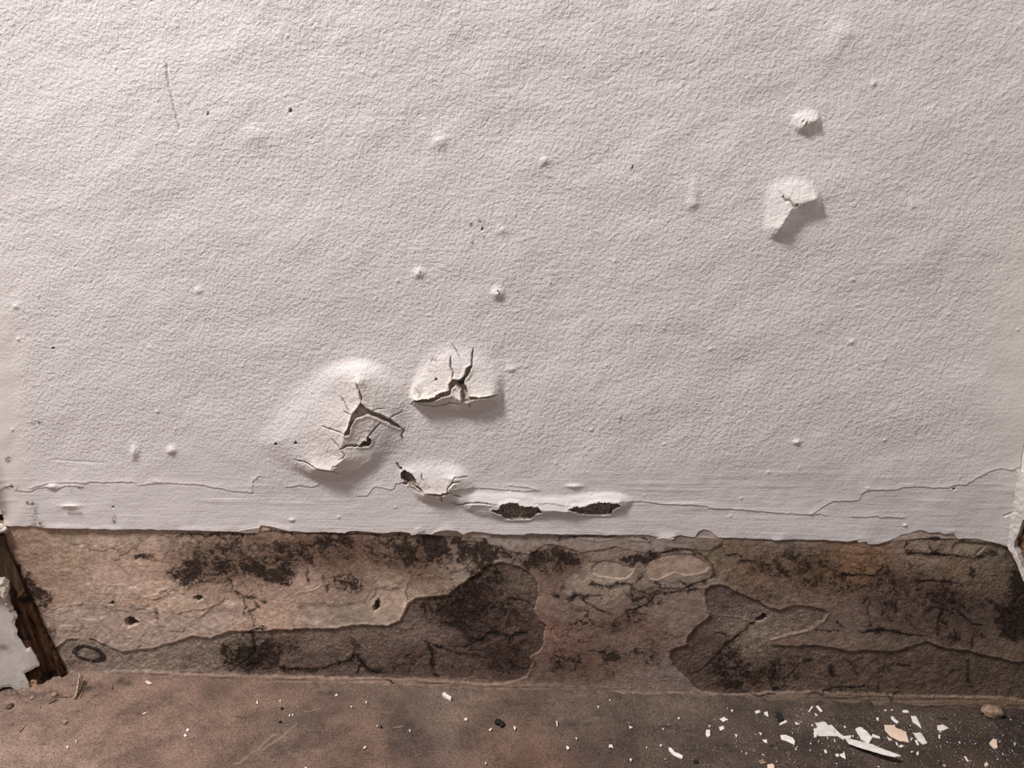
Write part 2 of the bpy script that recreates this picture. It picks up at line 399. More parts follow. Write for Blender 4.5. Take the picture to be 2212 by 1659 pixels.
CRACKS = [  # points, half width px, depth
    (S('G', [(850, 480), (885, 550), (898, 600), (902, 650)]), 2.0, .0025), (S('G', [(1640, 270), (1640, 350), (1665, 400), (1660, 460)]), 1.8, .0022),
    (S('G', [(1828, 205), (1820, 270), (1822, 330), (1800, 400)]), 2.4, .0028), (S('G', [(1645, 170), (1690, 230), (1720, 290)]), 1.1, .0014),
    (S('G', [(710, 600), (750, 650), (800, 735)]), 1.3, .0016), (S('G', [(540, 850), (650, 875), (760, 905)]), 1.2, .0013),
    (S('G', [(640, 950), (700, 1010), (755, 1090), (745, 1110), (700, 1130)]), 1.3, .0016), (S('G', [(715, 1038), (770, 1012), (812, 1010), (880, 1020)]), 2.6, .003),
    (S('G', [(300, 1140), (430, 1165), (540, 1215), (660, 1230), (720, 1265)]), 1.4, .0018), (S('G', [(650, 1222), (660, 1188), (710, 1175)]), 1.2, .0013),
    (S('G', [(1215, 875), (1235, 900), (1220, 940), (1235, 1000)]), 1.6, .002), (S('G', [(1120, 795), (1160, 765), (1240, 740)]), 1.3, .0016),
    (S('G', [(945, 945), (990, 890), (1030, 845), (1062, 812)]), 1.8, .0022), (S('G', [(1885, 606), (1950, 602), (2040, 595)]), 2.2, .0028),
    (S('G', [(1340, 635), (1295, 690)]), 1.3, .0016), (S('G', [(1750, 650), (1700, 660), (1640, 655), (1580, 675), (1520, 690), (1430, 680), (1340, 650)]), 1.3, .0016),
    (S('G', [(1803, 640), (1808, 700)]), 1.6, .002), (S('G', [(1390, 1255), (1400, 1310), (1420, 1335)]), 1.3, .0015), (S('G', [(1330, 1358), (1380, 1390), (1412, 1430)]), 3.2, .003),
    (S('G', [(1450, 1425), (1560, 1440), (1620, 1420), (1655, 1425)]), 2.6, .003), (S('G', [(1620, 1418), (1620, 1380), (1660, 1330), (1725, 1330)]), 1.8, .002),
    (S('G', [(1660, 1330), (1675, 1290), (1790, 1295)]), 1.3, .0012), (S('G', [(1558, 1455), (1572, 1505)]), 2.4, .0022), (S('G', [(1660, 1435), (1730, 1470)]), 1.2, .0015),
    (S('G', [(1168, 1180), (1205, 1230), (1220, 1250)]), 1.8, .002), (S('G', [(1620, 1510), (1700, 1540), (1800, 1510), (1900, 1510), (2050, 1530)]), 1.5, .0014),
    (S('G', [(1230, 1355), (1262, 1358), (1240, 1365)]), 3.0, .003), (S('G', [(1270, 1360), (1330, 1400), (1390, 1420)]), 1.3, .001),
    (S('G', [(740, 720), (790, 742), (815, 745)]), 1.2, .0014), (S('G', [(990, 715), (1040, 700), (1100, 708)]), 1.0, .0012),
    (S('I', [(560, 1070), (580, 1120), (620, 1160), (655, 1165), (675, 1205), (695, 1220), (740, 1205), (780, 1198), (800, 1215)]), 1.5, .002),
    (S('I', [(785, 375), (830, 395), (815, 430)]), 1.5, .0018), (S('K', [(1365, 1320), (1405, 1350), (1405, 1390)]), 1.2, .0015), (S('K', [(308, 1050), (325, 1100)]), 1.1, .0012),
]
SEAMS = [  # long shallow edge of a torn lining paper under the paint
    S('L', [(350, 1030), (450, 1000), (600, 965), (800, 965), (970, 975), (1050, 955), (1250, 965), (1350, 955), (1520, 960)]), S('L', [(1590, 990), (1730, 985), (1800, 970)]),
    S('L', [(0, 1070), (60, 1010), (140, 1000)]), S('L', [(200, 1050), (320, 1070), (450, 1020), (560, 1015)]), S('L', [(640, 1040), (760, 1000), (900, 1010)]),
    S('X', [(330, 1043), (430, 1048), (500, 1062), (545, 1066), (548, 1038), (560, 1031)]), S('G', [(230, 1400), (280, 1400), (340, 1385), (450, 1395), (490, 1385), (520, 1355), (620, 1335)]),
    S('G', [(690, 1380), (790, 1390)]), S('G', [(850, 1470), (920, 1470), (950, 1430), (980, 1395), (1060, 1400), (1110, 1420), (1150, 1410), (1170, 1365), (1230, 1355)]),
    S('H', [(0, 375), (130, 365), (330, 378), (480, 390), (580, 400), (680, 400)]), S('H', [(700, 495), (800, 495), (960, 510)]),
    S('H', [(1420, 485), (1600, 490), (1780, 512), (2000, 517), (2140, 530), (2212, 550)]) + [(1600, 1103), (1660, 1109), (1700, 1111), (1745, 1113)] +
    S('E', [(0, 545), (50, 520), (120, 470), (190, 430), (230, 405), (380, 402), (500, 390), (515, 350), (530, 320), (600, 282), (880, 280), (950, 257), (1120, 247), (1250, 262), (1420, 260), (1480, 232), (1600, 230), (1700, 170), (1850, 90), (1940, 65), (2080, 77), (2140, 50), (2212, 30)]),
    S('E', [(440, 565), (560, 570), (690, 560), (720, 575), (820, 565), (850, 577), (950, 577)]), S('E', [(2100, 80), (2150, 100), (2212, 100)]),
    S('E', [(0, 545), (100, 540), (150, 550)]), S('X', [(1100, 1049), (1140, 1053), (1160, 1060)])]
SCRATCHES = [(S('J', [(605, 320), (640, 580), (700, 850), (760, 1100), (828, 1365)]), 3.2, .0013), (S('T' if 0 else 'X', [(420, 339), (470, 341), (540, 344), (680, 341)]), 1.2, .0002),
             (S('X', [(150, 332), (260, 330), (400, 336)]), 1.4, .0002), (S('X', [(800, 255), (850, 248), (880, 249)]), 1.6, .0003), (S('X', [(405, 562), (406, 580)]), 1.2, .0003),
             (S('L', [(590, 700), (860, 720), (1200, 740)]), 3.2, .0003), (S('E', [(2010, 550), (2060, 530), (2160, 490)]), 3.0, .0008)]
HOLES = [(628, 240, 3.0), (945, 816, 2.6), (598, 957, 2.6), (643, 953, 3.0), (1367, 363, 2.2), (997, 822, 6.5), (115, 752, 1.8), (866, 1011, 2.8), (1888, 182, 1.6), (1042, 495, 1.5),
         (245, 1095, 1.6), (2060, 1056, 2.0), (450, 245, 1.5)]
STAINS = [(937, 776, 10, 7, .8), (934, 797, 9, 4, .6), (793, 829, 5, 9, .7), (907, 842, 12, 16, .6), (922, 1044, 11, 11, .55), (800, 937, 10, 6, .5), (925, 862, 8, 4, .6),
          (1019, 485, 5, 6.5, 1.1), (1021, 522, 3, 7, 1.0), (1046, 512, 2.5, 4, 1.1), (1040, 478, 9, 5, 1.4), (1341, 912, 4, 13, .8), (1344, 898, 4, 4, .9), (1605, 325, 12, 30, .22),
          (1006, 425, 6, 5, .5), (1928, 514, 6, 5, .5), (2060, 132, 4, 6, .5), (1700, 838, 3, 3, .6), (1412, 430, 8, 8, .25)]
DIRT = [(80, 914, 16, 6, 1.0), (18, 992, 9, 8, 1.0), (22, 1050, 10, 8, 1.0), (66, 1086, 11, 7, 1.3), (76, 1110, 12, 26, .55), (85, 1133, 20, 8, .9), (175, 1054, 9, 3, 1.1), (157, 1062, 4, 4, 1.0),
        (247, 1122, 6, 14, .8), (40, 1052, 12, 8, .5), (0, 1110, 16, 24, .9)]

def wall_grid():
    xs = columns(0.0, W_WALL)
    z = np.concatenate([np.arange(.1505, .362, .00062), np.arange(.362, .60, .0013), np.arange(.60, .75, .01), [.9, 1.3, 1.8, 2.4]])
    X, Zn = np.meshgrid(xs, z)
    ze = edge_z(xs)[None, :]
    Z = Zn + (ze-.1505)*np.exp(-(Zn-.1505)/.011)
    P = np.stack([X, np.zeros_like(X), Z], -1)
    U, V = project(P)
    far = Z > .7
    h = .0016*fbm(U*.8, V*1.1, 260, 3, 3) + .0007*fbm(U+V*.6, V-U*.45, 90, 3, 5)
    h = np.where(far, 0, h)
    blist = np.zeros(U.shape, int)
    wu, wv = U + 3*fbm(U, V, 40, 3, 21), V + 3*fbm(U, V, 40, 3, 22)
    cream = np.zeros_like(U)
    for i, (foot, crest, hh, pw) in enumerate(BLISTERS):
        t = tent(wu, wv, foot, crest, pw)
        h += hh*t
        blist[t > .10] = i+1
        cream = np.maximum(cream, sstep(.35, .9, t)*(.55 if i < 3 else .35))
    for foot, crest, hh, pw in LIFTED: h += hh*tent(wu, wv, foot, crest, pw)
    nr = np.random.default_rng(23)
    nibs = [(nr.uniform(0, 2212), nr.uniform(0, 1120), nr.uniform(3, 5.5), nr.uniform(2.5, 5), nr.uniform(.0003, .0008)) for _ in range(90)]
    for x, y, rx, ry, hh in NUBS + nibs:
        d2 = ((U-x)/rx)**2 + ((V-y)/ry)**2
        h += hh*np.exp(-d2*1.6)
    # brush ridges where the brush loaded up, just above the skirting line
    brush = sstep(900, 1090, V + 60*fbm(U, V, 220, 2, 31)); brush = np.maximum(brush, sstep(2040, 2170, U)*sstep(500, 850, V)*.75)
    smooth = sstep(75, 25, U + 20*fbm(U, V, 60, 2, 33))*sstep(500, 880, V) + .5*sstep(2120, 2200, U)*sstep(300, 700, V)
    h += brush*(.00009*fbm(U*.12, V*1.2, 12, 3, 41) + .0006*np.maximum(0, fbm(U*.09, V, 15, 2, 43)-.33))*sstep(940, 1060, V)
    bare = np.zeros_like(U); gap = np.zeros(U.shape, int)
    cu, cv = U + 1.6*fbm(U, V, 7, 3, 51), V + 1.6*fbm(U, V, 7, 3, 52)
    for i, (nm, poly, dep) in enumerate(GAPS):
        s = sdf(cu, cv, poly, 30)
        a = sstep(-.6, 1.5, s); gap[s > .2] = i+1
        h -= a*(dep + .0009*fbm(U, V, 9, 3, 61)); bare = np.maximum(bare, sstep(-.5, .4, s))
        h += .0007*sstep(-9, -1.5, s)*(1-a)               # curled rim
    for pts, w, dep in CRACKS:
        d, wl = taper_dist(cu, cv, pts, w, w+7); wl = np.maximum(wl*.85, .35)
        k = np.clip(wl/w, 0, 1)
        g = sstep(wl+.7, wl*.3, d)*k; h -= g*dep; bare = np.maximum(bare, sstep(wl+.3, wl*.4, d)*np.clip(.45+wl*.4, 0, .95))
    for pts in SEAMS:
        d = line_dist(cu, cv, pts, 16); pa = np.array(sorted(pts)); up = np.interp(cu, pa[:, 0], pa[:, 1]) - cv
        h += .0006*np.where(d < 15, sstep(-.9, .9, up)*np.exp(-d/5), 0)*sstep(15, 8, d) - .00035*sstep(1.6, .3, d)
    for pts, w, dep in SCRATCHES: h -= dep*sstep(w, .3, line_dist(U, V, pts, w+3))
    stain = np.zeros_like(U); dirt = np.zeros_like(U)
    for x, y, r in HOLES:
        d = np.hypot(U-x, V-y); h -= .004*sstep(r+.6, r*.5, d); dirt = np.maximum(dirt, 2.2*sstep(r+.4, r*.6, d))
    for x, y, rx, ry, a in STAINS: stain = np.maximum(stain, a*sstep(1.25, .6, np.hypot((U-x)/rx, (V-y)/ry)))
    for x, y, rx, ry, a in DIRT: dirt = np.maximum(dirt, a*sstep(1.3, .3, np.hypot((U-x)/rx, (V-y)/ry)))
    cream = np.maximum(cream, .5*sstep(2080, 2200, U)*sstep(200, 700, V) + .35*sstep(90, 10, U)*sstep(500, 800, V)) + .25*sstep(0, 1, fbm(U, V, 200, 2, 71))*sstep(1, .3, np.abs(U-980)/300)*sstep(1, .3, np.abs(V-900)/160)  # cream near both corners paints in the yellow bounce light off the side walls
    # soft rounding into the corners and a ragged, slightly lifted lower lip
    h += .0007*sstep(.006, 0, Z-edge_z(xs)[None, :])*sstep(.1, .6, fbm(U, V, 60, 2, 81))
    h += .010*np.clip(1-X/.012, 0, 1)**2*sstep(.16, .2, Z)
    P[..., 1] = -h
    # lip of the paint layer: two extra rows folding back to the plaster
    l1 = P[0:1].copy(); l1[..., 2] -= .0003; l1[..., 1] += .0008
    l2 = P[0:1].copy(); l2[..., 2] -= .0002; l2[..., 1] = .006
    P = np.concatenate([l2, l1, P], 0)
    pad = lambda a: np.concatenate([a[:1], a[:1], a], 0)
    label = np.where(gap > 0, 100+gap, blist)
    label = pad(label)
    fl = np.maximum(np.maximum(label[:-1, :-1], label[1:, :-1]), np.maximum(label[:-1, 1:], label[1:, 1:]))
    fl = np.where(fl > 100, fl, label[:-1, :-1])
    parts = {0: ('paint_skin', M_PAINT, wall_back, None)}
    for i in range(len(BLISTERS)): parts[i+1] = ('paint_blister', M_PAINT, wall_back, 'cracked bulging paint blister')
    for i, (nm, _, _) in enumerate(GAPS): parts[101+i] = (nm, M_BARE if nm == 'bare_patch' else M_TORN, wall_back, 'crumbly brown plaster showing through torn paint')
    A = {'brush': brush, 'smooth': np.clip(smooth, 0, 1), 'bare': bare, 'stain': stain, 'dirt': np.clip(dirt, 0, 1.5), 'cream': np.clip(cream, 0, 1)}
    split_grid(P, fl, parts, {k: (pad(a), 'FLOAT') for k, a in A.items()})
wall_grid()

# ================================================================== wall_back: bare strip where the skirting was
PATCH_L = S('A', [(470, 1275), (560, 1205), (680, 1190), (770, 1190), (880, 1245), (1040, 1310), (1300, 1270), (1480, 1220), (1640, 1165), (1790, 1190), (1940, 1125), (2060, 1120)]) + \
    S('B', [(60, 1045), (300, 1040), (640, 1020), (850, 1030), (1000, 1008), (1180, 1000), (1330, 1005), (1440, 960), (1480, 870), (1500, 820), (1560, 775), (1680, 765), (1850, 740), (1960, 650), (2100, 560), (2190, 480)]) + \
    S('C', [(150, 520), (230, 480), (340, 460), (480, 500), (580, 560), (650, 640), (640, 740), (605, 860), (650, 930), (710, 1000), (690, 1060), (690, 1150), (640, 1230), (570, 1270), (600, 1330), (540, 1440)]) + \
    [(1080, 1478), (900, 1468), (600, 1462), (400, 1455), (250, 1450), (150, 1452), (140, 1430)]
PATCH_R = S('D', [(490, 620), (540, 580), (620, 568), (700, 590), (760, 640), (830, 665), (900, 690), (1040, 770), (1130, 795), (1200, 765), (1300, 748), (1400, 760), (1500, 780), (1535, 810), (1500, 870), (1420, 930), (1300, 975), (1150, 1010), (1040, 1040), (1060, 1085), (1240, 1100), (1430, 1090), (1600, 1110)]) + \
    S('F', [(740, 672), (860, 660), (1090, 680), (1190, 650), (1380, 590), (1560, 655), (1750, 670), (1850, 700), (2010, 730), (2100, 765), (2212, 770), (2300, 780), (2300, 1100), (2000, 1060), (1500, 1050), (1000, 1040)]) + \
    S('D', [(1400, 1490), (600, 1498), (420, 1470), (380, 1440), (310, 1360), (230, 1290), (190, 1210), (185, 1150), (240, 1110), (330, 1090), (350, 1010), (400, 940), (500, 880), (530, 830), (500, 740)])
OVAL_1 = S('C', [(1100, 510), (1130, 470), (1200, 445), (1280, 450), (1380, 480), (1465, 500), (1450, 550), (1400, 590), (1340, 600), (1240, 590), (1160, 580), (1110, 560)])
OVAL_2 = S('C', [(1550, 500), (1600, 450), (1680, 410), (1800, 390), (1950, 395), (2050, 440), (2110, 490), (2080, 530), (2000, 560), (1900, 570), (1800, 545), (1720, 580), (1660, 610), (1600, 600), (1570, 560)])
OVAL_3 = S('R', [(440, 1060), (480, 1015), (560, 1000), (680, 1010), (790, 1020), (835, 1035), (800, 1080), (750, 1130), (700, 1165), (560, 1150), (470, 1120)])
PALE_L = S('B', [(560, 850), (700, 830), (1000, 820), (1130, 800), (1180, 690), (1310, 670), (1430, 675), (1480, 790), (1450, 880), (1430, 950), (1330, 995), (1000, 1000), (850, 1015), (700, 960), (600, 930)])
PANEL_R = S('D', [(500, 330), (560, 270), (640, 225), (800, 220), (950, 240), (1100, 250), (1400, 265), (1700, 300), (3400, 330), (3400, 760), (1900, 740), (1500, 730), (1150, 760), (1050, 740), (890, 660), (800, 660), (760, 610), (650, 490), (560, 470)])
TOP_BAND = S('C', [(0, 200), (400, 200), (1000, 220), (1500, 220), (2000, 240), (2212, 250), (2212, 300), (2100, 360), (1900, 345), (1700, 370), (1560, 380), (1300, 330), (1000, 380), (850, 320), (700, 310), (560, 400), (400, 360), (200, 300), (0, 270)])
DRILL = [S('A', [(1040, 1030), (1080, 1005), (1130, 1010), (1183, 1050), (1130, 1072), (1080, 1088), (1052, 1060)]), S('A', [(1645, 830), (1690, 812), (1735, 835), (1690, 862)]),
         S('A', [(925, 880), (962, 872), (968, 897)]), S('D', [(925, 885), (985, 830), (1022, 830), (1020, 858), (960, 895)]), S('B', [(1195, 850), (1240, 790), (1255, 850), (1215, 890)])]
SKIMS = [  # thin coats of plaster of other colours
    (S('A', [(330, 980), (480, 930), (700, 900), (900, 900), (1200, 940), (1330, 965), (1560, 985), (1700, 1000), (1800, 905), (1900, 960), (2060, 905), (2080, 1010), (1990, 1090), (1900, 1130), (1790, 1190), (1640, 1160), (1480, 1215), (1300, 1265), (1040, 1305), (860, 1240), (760, 1190), (600, 1180), (470, 1250), (430, 1100)]), (164, 143, 129), -.0004),
    (S('A', [(430, 285), (740, 285), (770, 470), (700, 400), (600, 400), (520, 340), (440, 330)]), (142, 119, 98), -.0003), (S('A', [(600, 400), (730, 390), (745, 455), (620, 445)]), (180, 156, 136), .0003), (S('A', [(880, 760), (1080, 740), (1300, 690), (1290, 780), (1100, 800), (900, 800)]), (182, 156, 138), .0004),
    (S('A', [(1140, 590), (1180, 400), (1290, 300), (1360, 380), (1400, 560), (1300, 620)]), (186, 152, 126), .0003), (S('A', [(1280, 930), (1600, 830), (1850, 860), (1740, 990), (1500, 960)]), (186, 160, 136), .0003), (S('A', [(1900, 900), (1960, 860), (2070, 890), (1990, 930)]), (200, 174, 150), .0004),
    (S('A', [(640, 880), (880, 850), (900, 960), (700, 980)]), (156, 140, 127), 0), (S('A', [(1100, 900), (1250, 900), (1260, 990), (1120, 1000)]), (146, 132, 122), 0), (S('B', [(600, 820), (800, 800), (860, 940), (700, 980), (560, 930)]), (162, 142, 126), -.0002), (S('B', [(200, 850), (340, 840), (560, 930), (640, 1000), (220, 1020)]), (182, 148, 124), .0003),
    (S('B', [(1750, 560), (1820, 530), (2080, 480), (2130, 520), (1990, 630), (1870, 630)]), (158, 138, 122), .0003), (S('C', [(880, 600), (1000, 560), (1020, 480), (1100, 470), (1100, 560), (1200, 600), (1430, 600), (1440, 640), (1090, 630), (1030, 730), (940, 760), (880, 740)]), (154, 138, 117), .0003),
    (S('C', [(1640, 620), (1800, 560), (2000, 570), (2150, 580), (2230, 530), (2230, 600), (2060, 690), (1900, 700), (1700, 670)]), (146, 129, 112), .0003), (S('C', [(1480, 650), (1640, 640), (1680, 700), (1600, 730), (1470, 700)]), (146, 129, 114), .0003), (S('C', [(920, 790), (1030, 780), (1130, 790), (1100, 820), (950, 830)]), (150, 134, 114), .0002),
    (S('C', [(1500, 880), (1640, 770), (2060, 710), (2090, 840), (2090, 920), (1900, 1000), (1700, 900)]), (134, 113, 101), .0003), (S('C', [(1700, 1240), (1770, 1230), (1790, 1330), (1870, 1420), (1900, 1520), (1500, 1480), (1460, 1400), (1650, 1380)]), (136, 117, 106), .0002), (S('C', [(700, 1050), (830, 1040), (850, 1200), (740, 1240), (690, 1150)]), (140, 106, 92), .0002),
    (S('C', [(500, 480), (580, 470), (680, 600), (640, 650), (590, 570)]), (136, 98, 84), .0002), (S('D', [(690, 440), (700, 360), (740, 330), (740, 430)]), (140, 122, 108), .0002), (S('D', [(890, 650), (960, 650), (1100, 720), (1100, 770), (1010, 740)]), (124, 104, 94), .0003), (S('D', [(560, 980), (620, 850), (780, 870), (800, 960), (700, 1010)]), (132, 115, 101), .0004)]
VEINS = [('A', 3, [(1370, 305), (1450, 330), (1600, 290), (1700, 300), (1780, 320), (1870, 280), (2000, 300), (2212, 285)]), ('A', 2, [(2060, 300), (2050, 350), (1990, 430), (1960, 470)]), ('A', 2, [(2060, 320), (2060, 500)]),
    ('A', 3, [(1420, 610), (1500, 660), (1560, 700), (1620, 640)]), ('A', 3, [(1560, 700), (1600, 720), (1750, 700), (1900, 720), (1960, 680), (1980, 740), (1970, 770), (2080, 840), (2160, 860), (2200, 920), (2120, 970), (2150, 1000), (2150, 1090)]),
    ('A', 3, [(1880, 600), (1940, 660), (1960, 700)]), ('A', 4, [(1900, 1270), (1930, 1360), (1900, 1420)]), ('A', 4, [(2030, 1250), (2040, 1330), (2000, 1400)]), ('A', 5, [(2150, 1130), (2160, 1280), (2100, 1400)]),
    ('A', 4, [(2070, 1150), (2140, 1120), (2212, 1110)]), ('A', 4, [(1320, 960), (1340, 1035)]), ('A', 2, [(1860, 600), (1800, 650), (1700, 660)]), ('A', 3, [(1920, 1430), (2000, 1400), (2100, 1440), (2212, 1400)]),
    ('B', 3, [(0, 710), (60, 740), (180, 760), (280, 795)]), ('B', 3, [(100, 770), (120, 830), (100, 890)]), ('B', 3, [(220, 790), (200, 850), (140, 880), (200, 930), (180, 1040)]), ('B', 5, [(90, 1070), (180, 1040), (290, 1020)]),
    ('B', 6, [(180, 1040), (190, 1130), (190, 1230), (90, 1320), (20, 1360)]), ('B', 4, [(195, 1140), (230, 1110)]), ('B', 6, [(210, 1230), (280, 1310), (400, 1360), (520, 1390), (700, 1390), (880, 1340), (1010, 1310), (1040, 1240), (1060, 1170), (1020, 1140)]),
    ('B', 8, [(1040, 1250), (1120, 1330), (1180, 1390), (1300, 1415)]), ('B', 5, [(1100, 1330), (1070, 1420)]), ('B', 6, [(1330, 1460), (1430, 1510), (1470, 1550)]), ('B', 7, [(1650, 1130), (1680, 1190), (1720, 1260), (1700, 1330), (1750, 1440)]),
    ('B', 4, [(1660, 1150), (1780, 1200), (1950, 1250), (2100, 1270)]), ('B', 3, [(1380, 1400), (1390, 1370), (1460, 1340), (1490, 1270), (1550, 1230)]), ('B', 4, [(540, 1570), (600, 1530), (940, 1540), (1180, 1550), (1240, 1510)]),
    ('B', 5, [(190, 1230), (160, 1330), (110, 1370)]), ('B', 4, [(230, 1250), (230, 1320), (160, 1370)]), ('B', 2, [(1240, 650), (1230, 730), (1180, 790)]), ('B', 2, [(1310, 660), (1290, 720), (1250, 780)]), ('B', 5, [(400, 1170), (410, 1220), (380, 1270)]),
    ('B', 4, [(640, 550), (650, 640)]), ('B', 5, [(430, 610), (420, 650), (480, 650), (480, 600)]), ('B', 2, [(170, 640), (300, 660), (420, 670)]), ('B', 2, [(160, 640), (180, 690), (130, 740)]), ('B', 2, [(80, 230), (70, 320), (90, 400)]), ('B', 2, [(60, 250), (0, 330)]),
    ('B', 3, [(0, 205), (160, 215), (350, 195), (520, 220), (700, 210), (960, 215), (1250, 230), (1380, 260)]), ('B', 3, [(780, 610), (900, 580), (1000, 560), (1080, 620), (1050, 680)]), ('B', 2, [(860, 560), (880, 640), (960, 660)]), ('B', 2, [(900, 520), (1000, 600), (1020, 740)]),
    ('B', 2, [(1990, 890), (2060, 900), (2120, 940)]), ('B', 4, [(1800, 990), (1950, 980), (2060, 1050), (2212, 1080)]), ('B', 3, [(1850, 1180), (1980, 1190), (2090, 1150), (2150, 1140)]),
    ('C', 5, [(1090, 635), (1180, 660), (1270, 660), (1320, 645), (1400, 640), (1440, 650), (1440, 690), (1520, 710), (1600, 740), (1660, 735)]), ('C', 4, [(930, 705), (1000, 760), (1040, 800), (1100, 830), (1150, 865), (1230, 885), (1270, 910)]),
    ('C', 5, [(900, 770), (1000, 740), (1050, 750), (1200, 745)]), ('C', 5, [(1030, 860), (1070, 900), (1050, 925)]), ('C', 5, [(1380, 890), (1500, 850), (1580, 810), (1620, 770), (1660, 735)]), ('C', 3, [(1440, 700), (1440, 760), (1460, 830), (1540, 800)]), ('C', 3, [(1480, 780), (1560, 750), (1600, 800)]),
    ('C', 4, [(1560, 470), (1620, 425), (1700, 380), (1800, 355), (1900, 355), (2000, 385), (2080, 430), (2130, 490), (2150, 560)]), ('C', 5, [(2150, 570), (2080, 620), (1960, 650), (1880, 685), (1780, 690), (1680, 680), (1700, 650), (1640, 630)]),
    ('C', 5, [(1700, 730), (1800, 720), (1880, 690), (1920, 705), (2000, 685), (2060, 695)]), ('C', 4, [(1840, 610), (1900, 650)]), ('C', 3, [(1520, 540), (1540, 580), (1480, 620), (1480, 650)]), ('C', 3, [(820, 275), (840, 240), (1000, 235), (1300, 240)]),
    ('C', 3, [(0, 890), (80, 890), (130, 910)]), ('C', 8, [(0, 1080), (60, 1120), (150, 1140), (240, 1060), (340, 1080), (400, 1100), (390, 1190), (430, 1210)]), ('C', 6, [(400, 1100), (500, 1060), (560, 1070)]), ('C', 3, [(1540, 250), (1590, 290)]), ('C', 3, [(60, 1230), (80, 1180)]),
    ('C', 4, [(270, 860), (350, 800), (420, 780), (560, 800)]), ('C', 2, [(1010, 520), (1010, 570), (970, 560)]), ('C', 2, [(1060, 470), (1130, 455), (1200, 440)]),
    ('D', 5, [(900, 900), (800, 1000), (680, 1090), (560, 1220), (480, 1290), (400, 1330)]), ('D', 6, [(1080, 1250), (1100, 1330), (1050, 1400), (1060, 1450), (1110, 1480), (1180, 1460)]), ('D', 4, [(1160, 1390), (1230, 1340), (1300, 1250), (1390, 1220)]),
    ('D', 4, [(1430, 960), (1520, 970), (1620, 965)]), ('D', 7, [(1830, 980), (1960, 965), (2100, 975), (2212, 1000)]), ('F', 5, [(1200, 525), (1380, 545)]), ('D', 4, [(1620, 880), (1680, 940)]), ('D', 4, [(1960, 680), (2000, 760), (2010, 860)]), ('D', 4, [(1900, 700), (1880, 800), (1900, 930)]),
    ('D', 4, [(2130, 700), (2110, 830)]), ('D', 4, [(600, 1500), (800, 1490), (950, 1510), (1100, 1500)]), ('D', 5, [(1360, 1530), (1400, 1500), (1450, 1490), (1490, 1520), (1500, 1480), (1600, 1465), (1750, 1455), (1880, 1460)]), ('D', 4, [(2050, 1510), (2080, 1580)]), ('D', 4, [(2075, 1570), (2100, 1520), (2140, 1490)]),
    ('D', 4, [(560, 1000), (620, 990), (680, 1010)]), ('D', 3, [(1240, 290), (1200, 350)]), ('D', 4, [(670, 320), (760, 320), (800, 340)]), ('D', 4, [(780, 380), (920, 370)]), ('D', 4, [(1480, 380), (1560, 440), (1680, 490), (1850, 490), (2000, 520)]), ('D', 3, [(760, 620), (780, 650)]),
    ('D', 3, [(0, 690), (60, 640), (200, 600)]), ('D', 3, [(1740, 1300), (1790, 1350)]), ('D', 4, [(500, 1340), (600, 1300), (760, 1290), (850, 1270)]),
    ('F', 6, [(1380, 330), (1450, 290), (1520, 310), (1490, 400), (1480, 520)]), ('F', 4, [(1490, 400), (1550, 440)]), ('F', 5, [(1560, 270), (1620, 260), (1650, 330), (1720, 380), (1780, 450)]), ('F', 4, [(1780, 450), (1870, 450)]), ('F', 4, [(1900, 230), (2040, 310), (2100, 340), (2110, 400)]),
    ('F', 4, [(1760, 770), (1740, 870), (1750, 930), (1780, 980)]), ('F', 4, [(1130, 800), (1260, 810)]), ('F', 9, [(575, 820), (575, 885)]), ('F', 4, [(730, 760), (770, 850)]), ('F', 4, [(800, 990), (880, 985)]), ('F', 5, [(980, 990), (980, 1020)]), ('F', 3, [(1130, 980), (1160, 1000)]),
    ('F', 4, [(1780, 560), (1770, 640)]), ('F', 3, [(840, 270), (900, 200)]), ('F', 4, [(60, 770), (95, 830), (90, 900), (60, 950)]), ('S', 3, [(130, 300), (100, 330), (150, 400)]),
    ('E', 5, [(1000, 830), (990, 900), (1020, 960), (1110, 950), (1300, 960), (1450, 975), (1700, 1000), (1790, 980), (1850, 940)]), ('E', 3, [(1830, 850), (1790, 900), (1730, 940)]), ('E', 3, [(1000, 815), (1200, 800), (1560, 805), (1840, 835)]), ('E', 4, [(100, 1040), (200, 1120), (340, 1180), (440, 1185), (700, 1180), (880, 1150)]),
    ('E', 4, [(1230, 850), (1240, 900)]), ('E', 3, [(1380, 840), (1310, 920)]), ('E', 5, [(1100, 1240), (1400, 1250), (1540, 1270)]), ('E', 7, [(1690, 1130), (1680, 1190)]), ('E', 3, [(2040, 880), (2030, 1000)]),
    ('F', 3, [(0, 1130), (600, 1120), (1300, 1130), (1700, 1120), (2212, 1125)]), ('N', 3, [(1250, 215), (1500, 230), (1900, 230), (2212, 245)]), ('O', 3, [(0, 245), (500, 255), (900, 265)]), ('N', 3, [(0, 150), (300, 155), (760, 195)]), ('O', 4, [(80, 205), (170, 225)])]
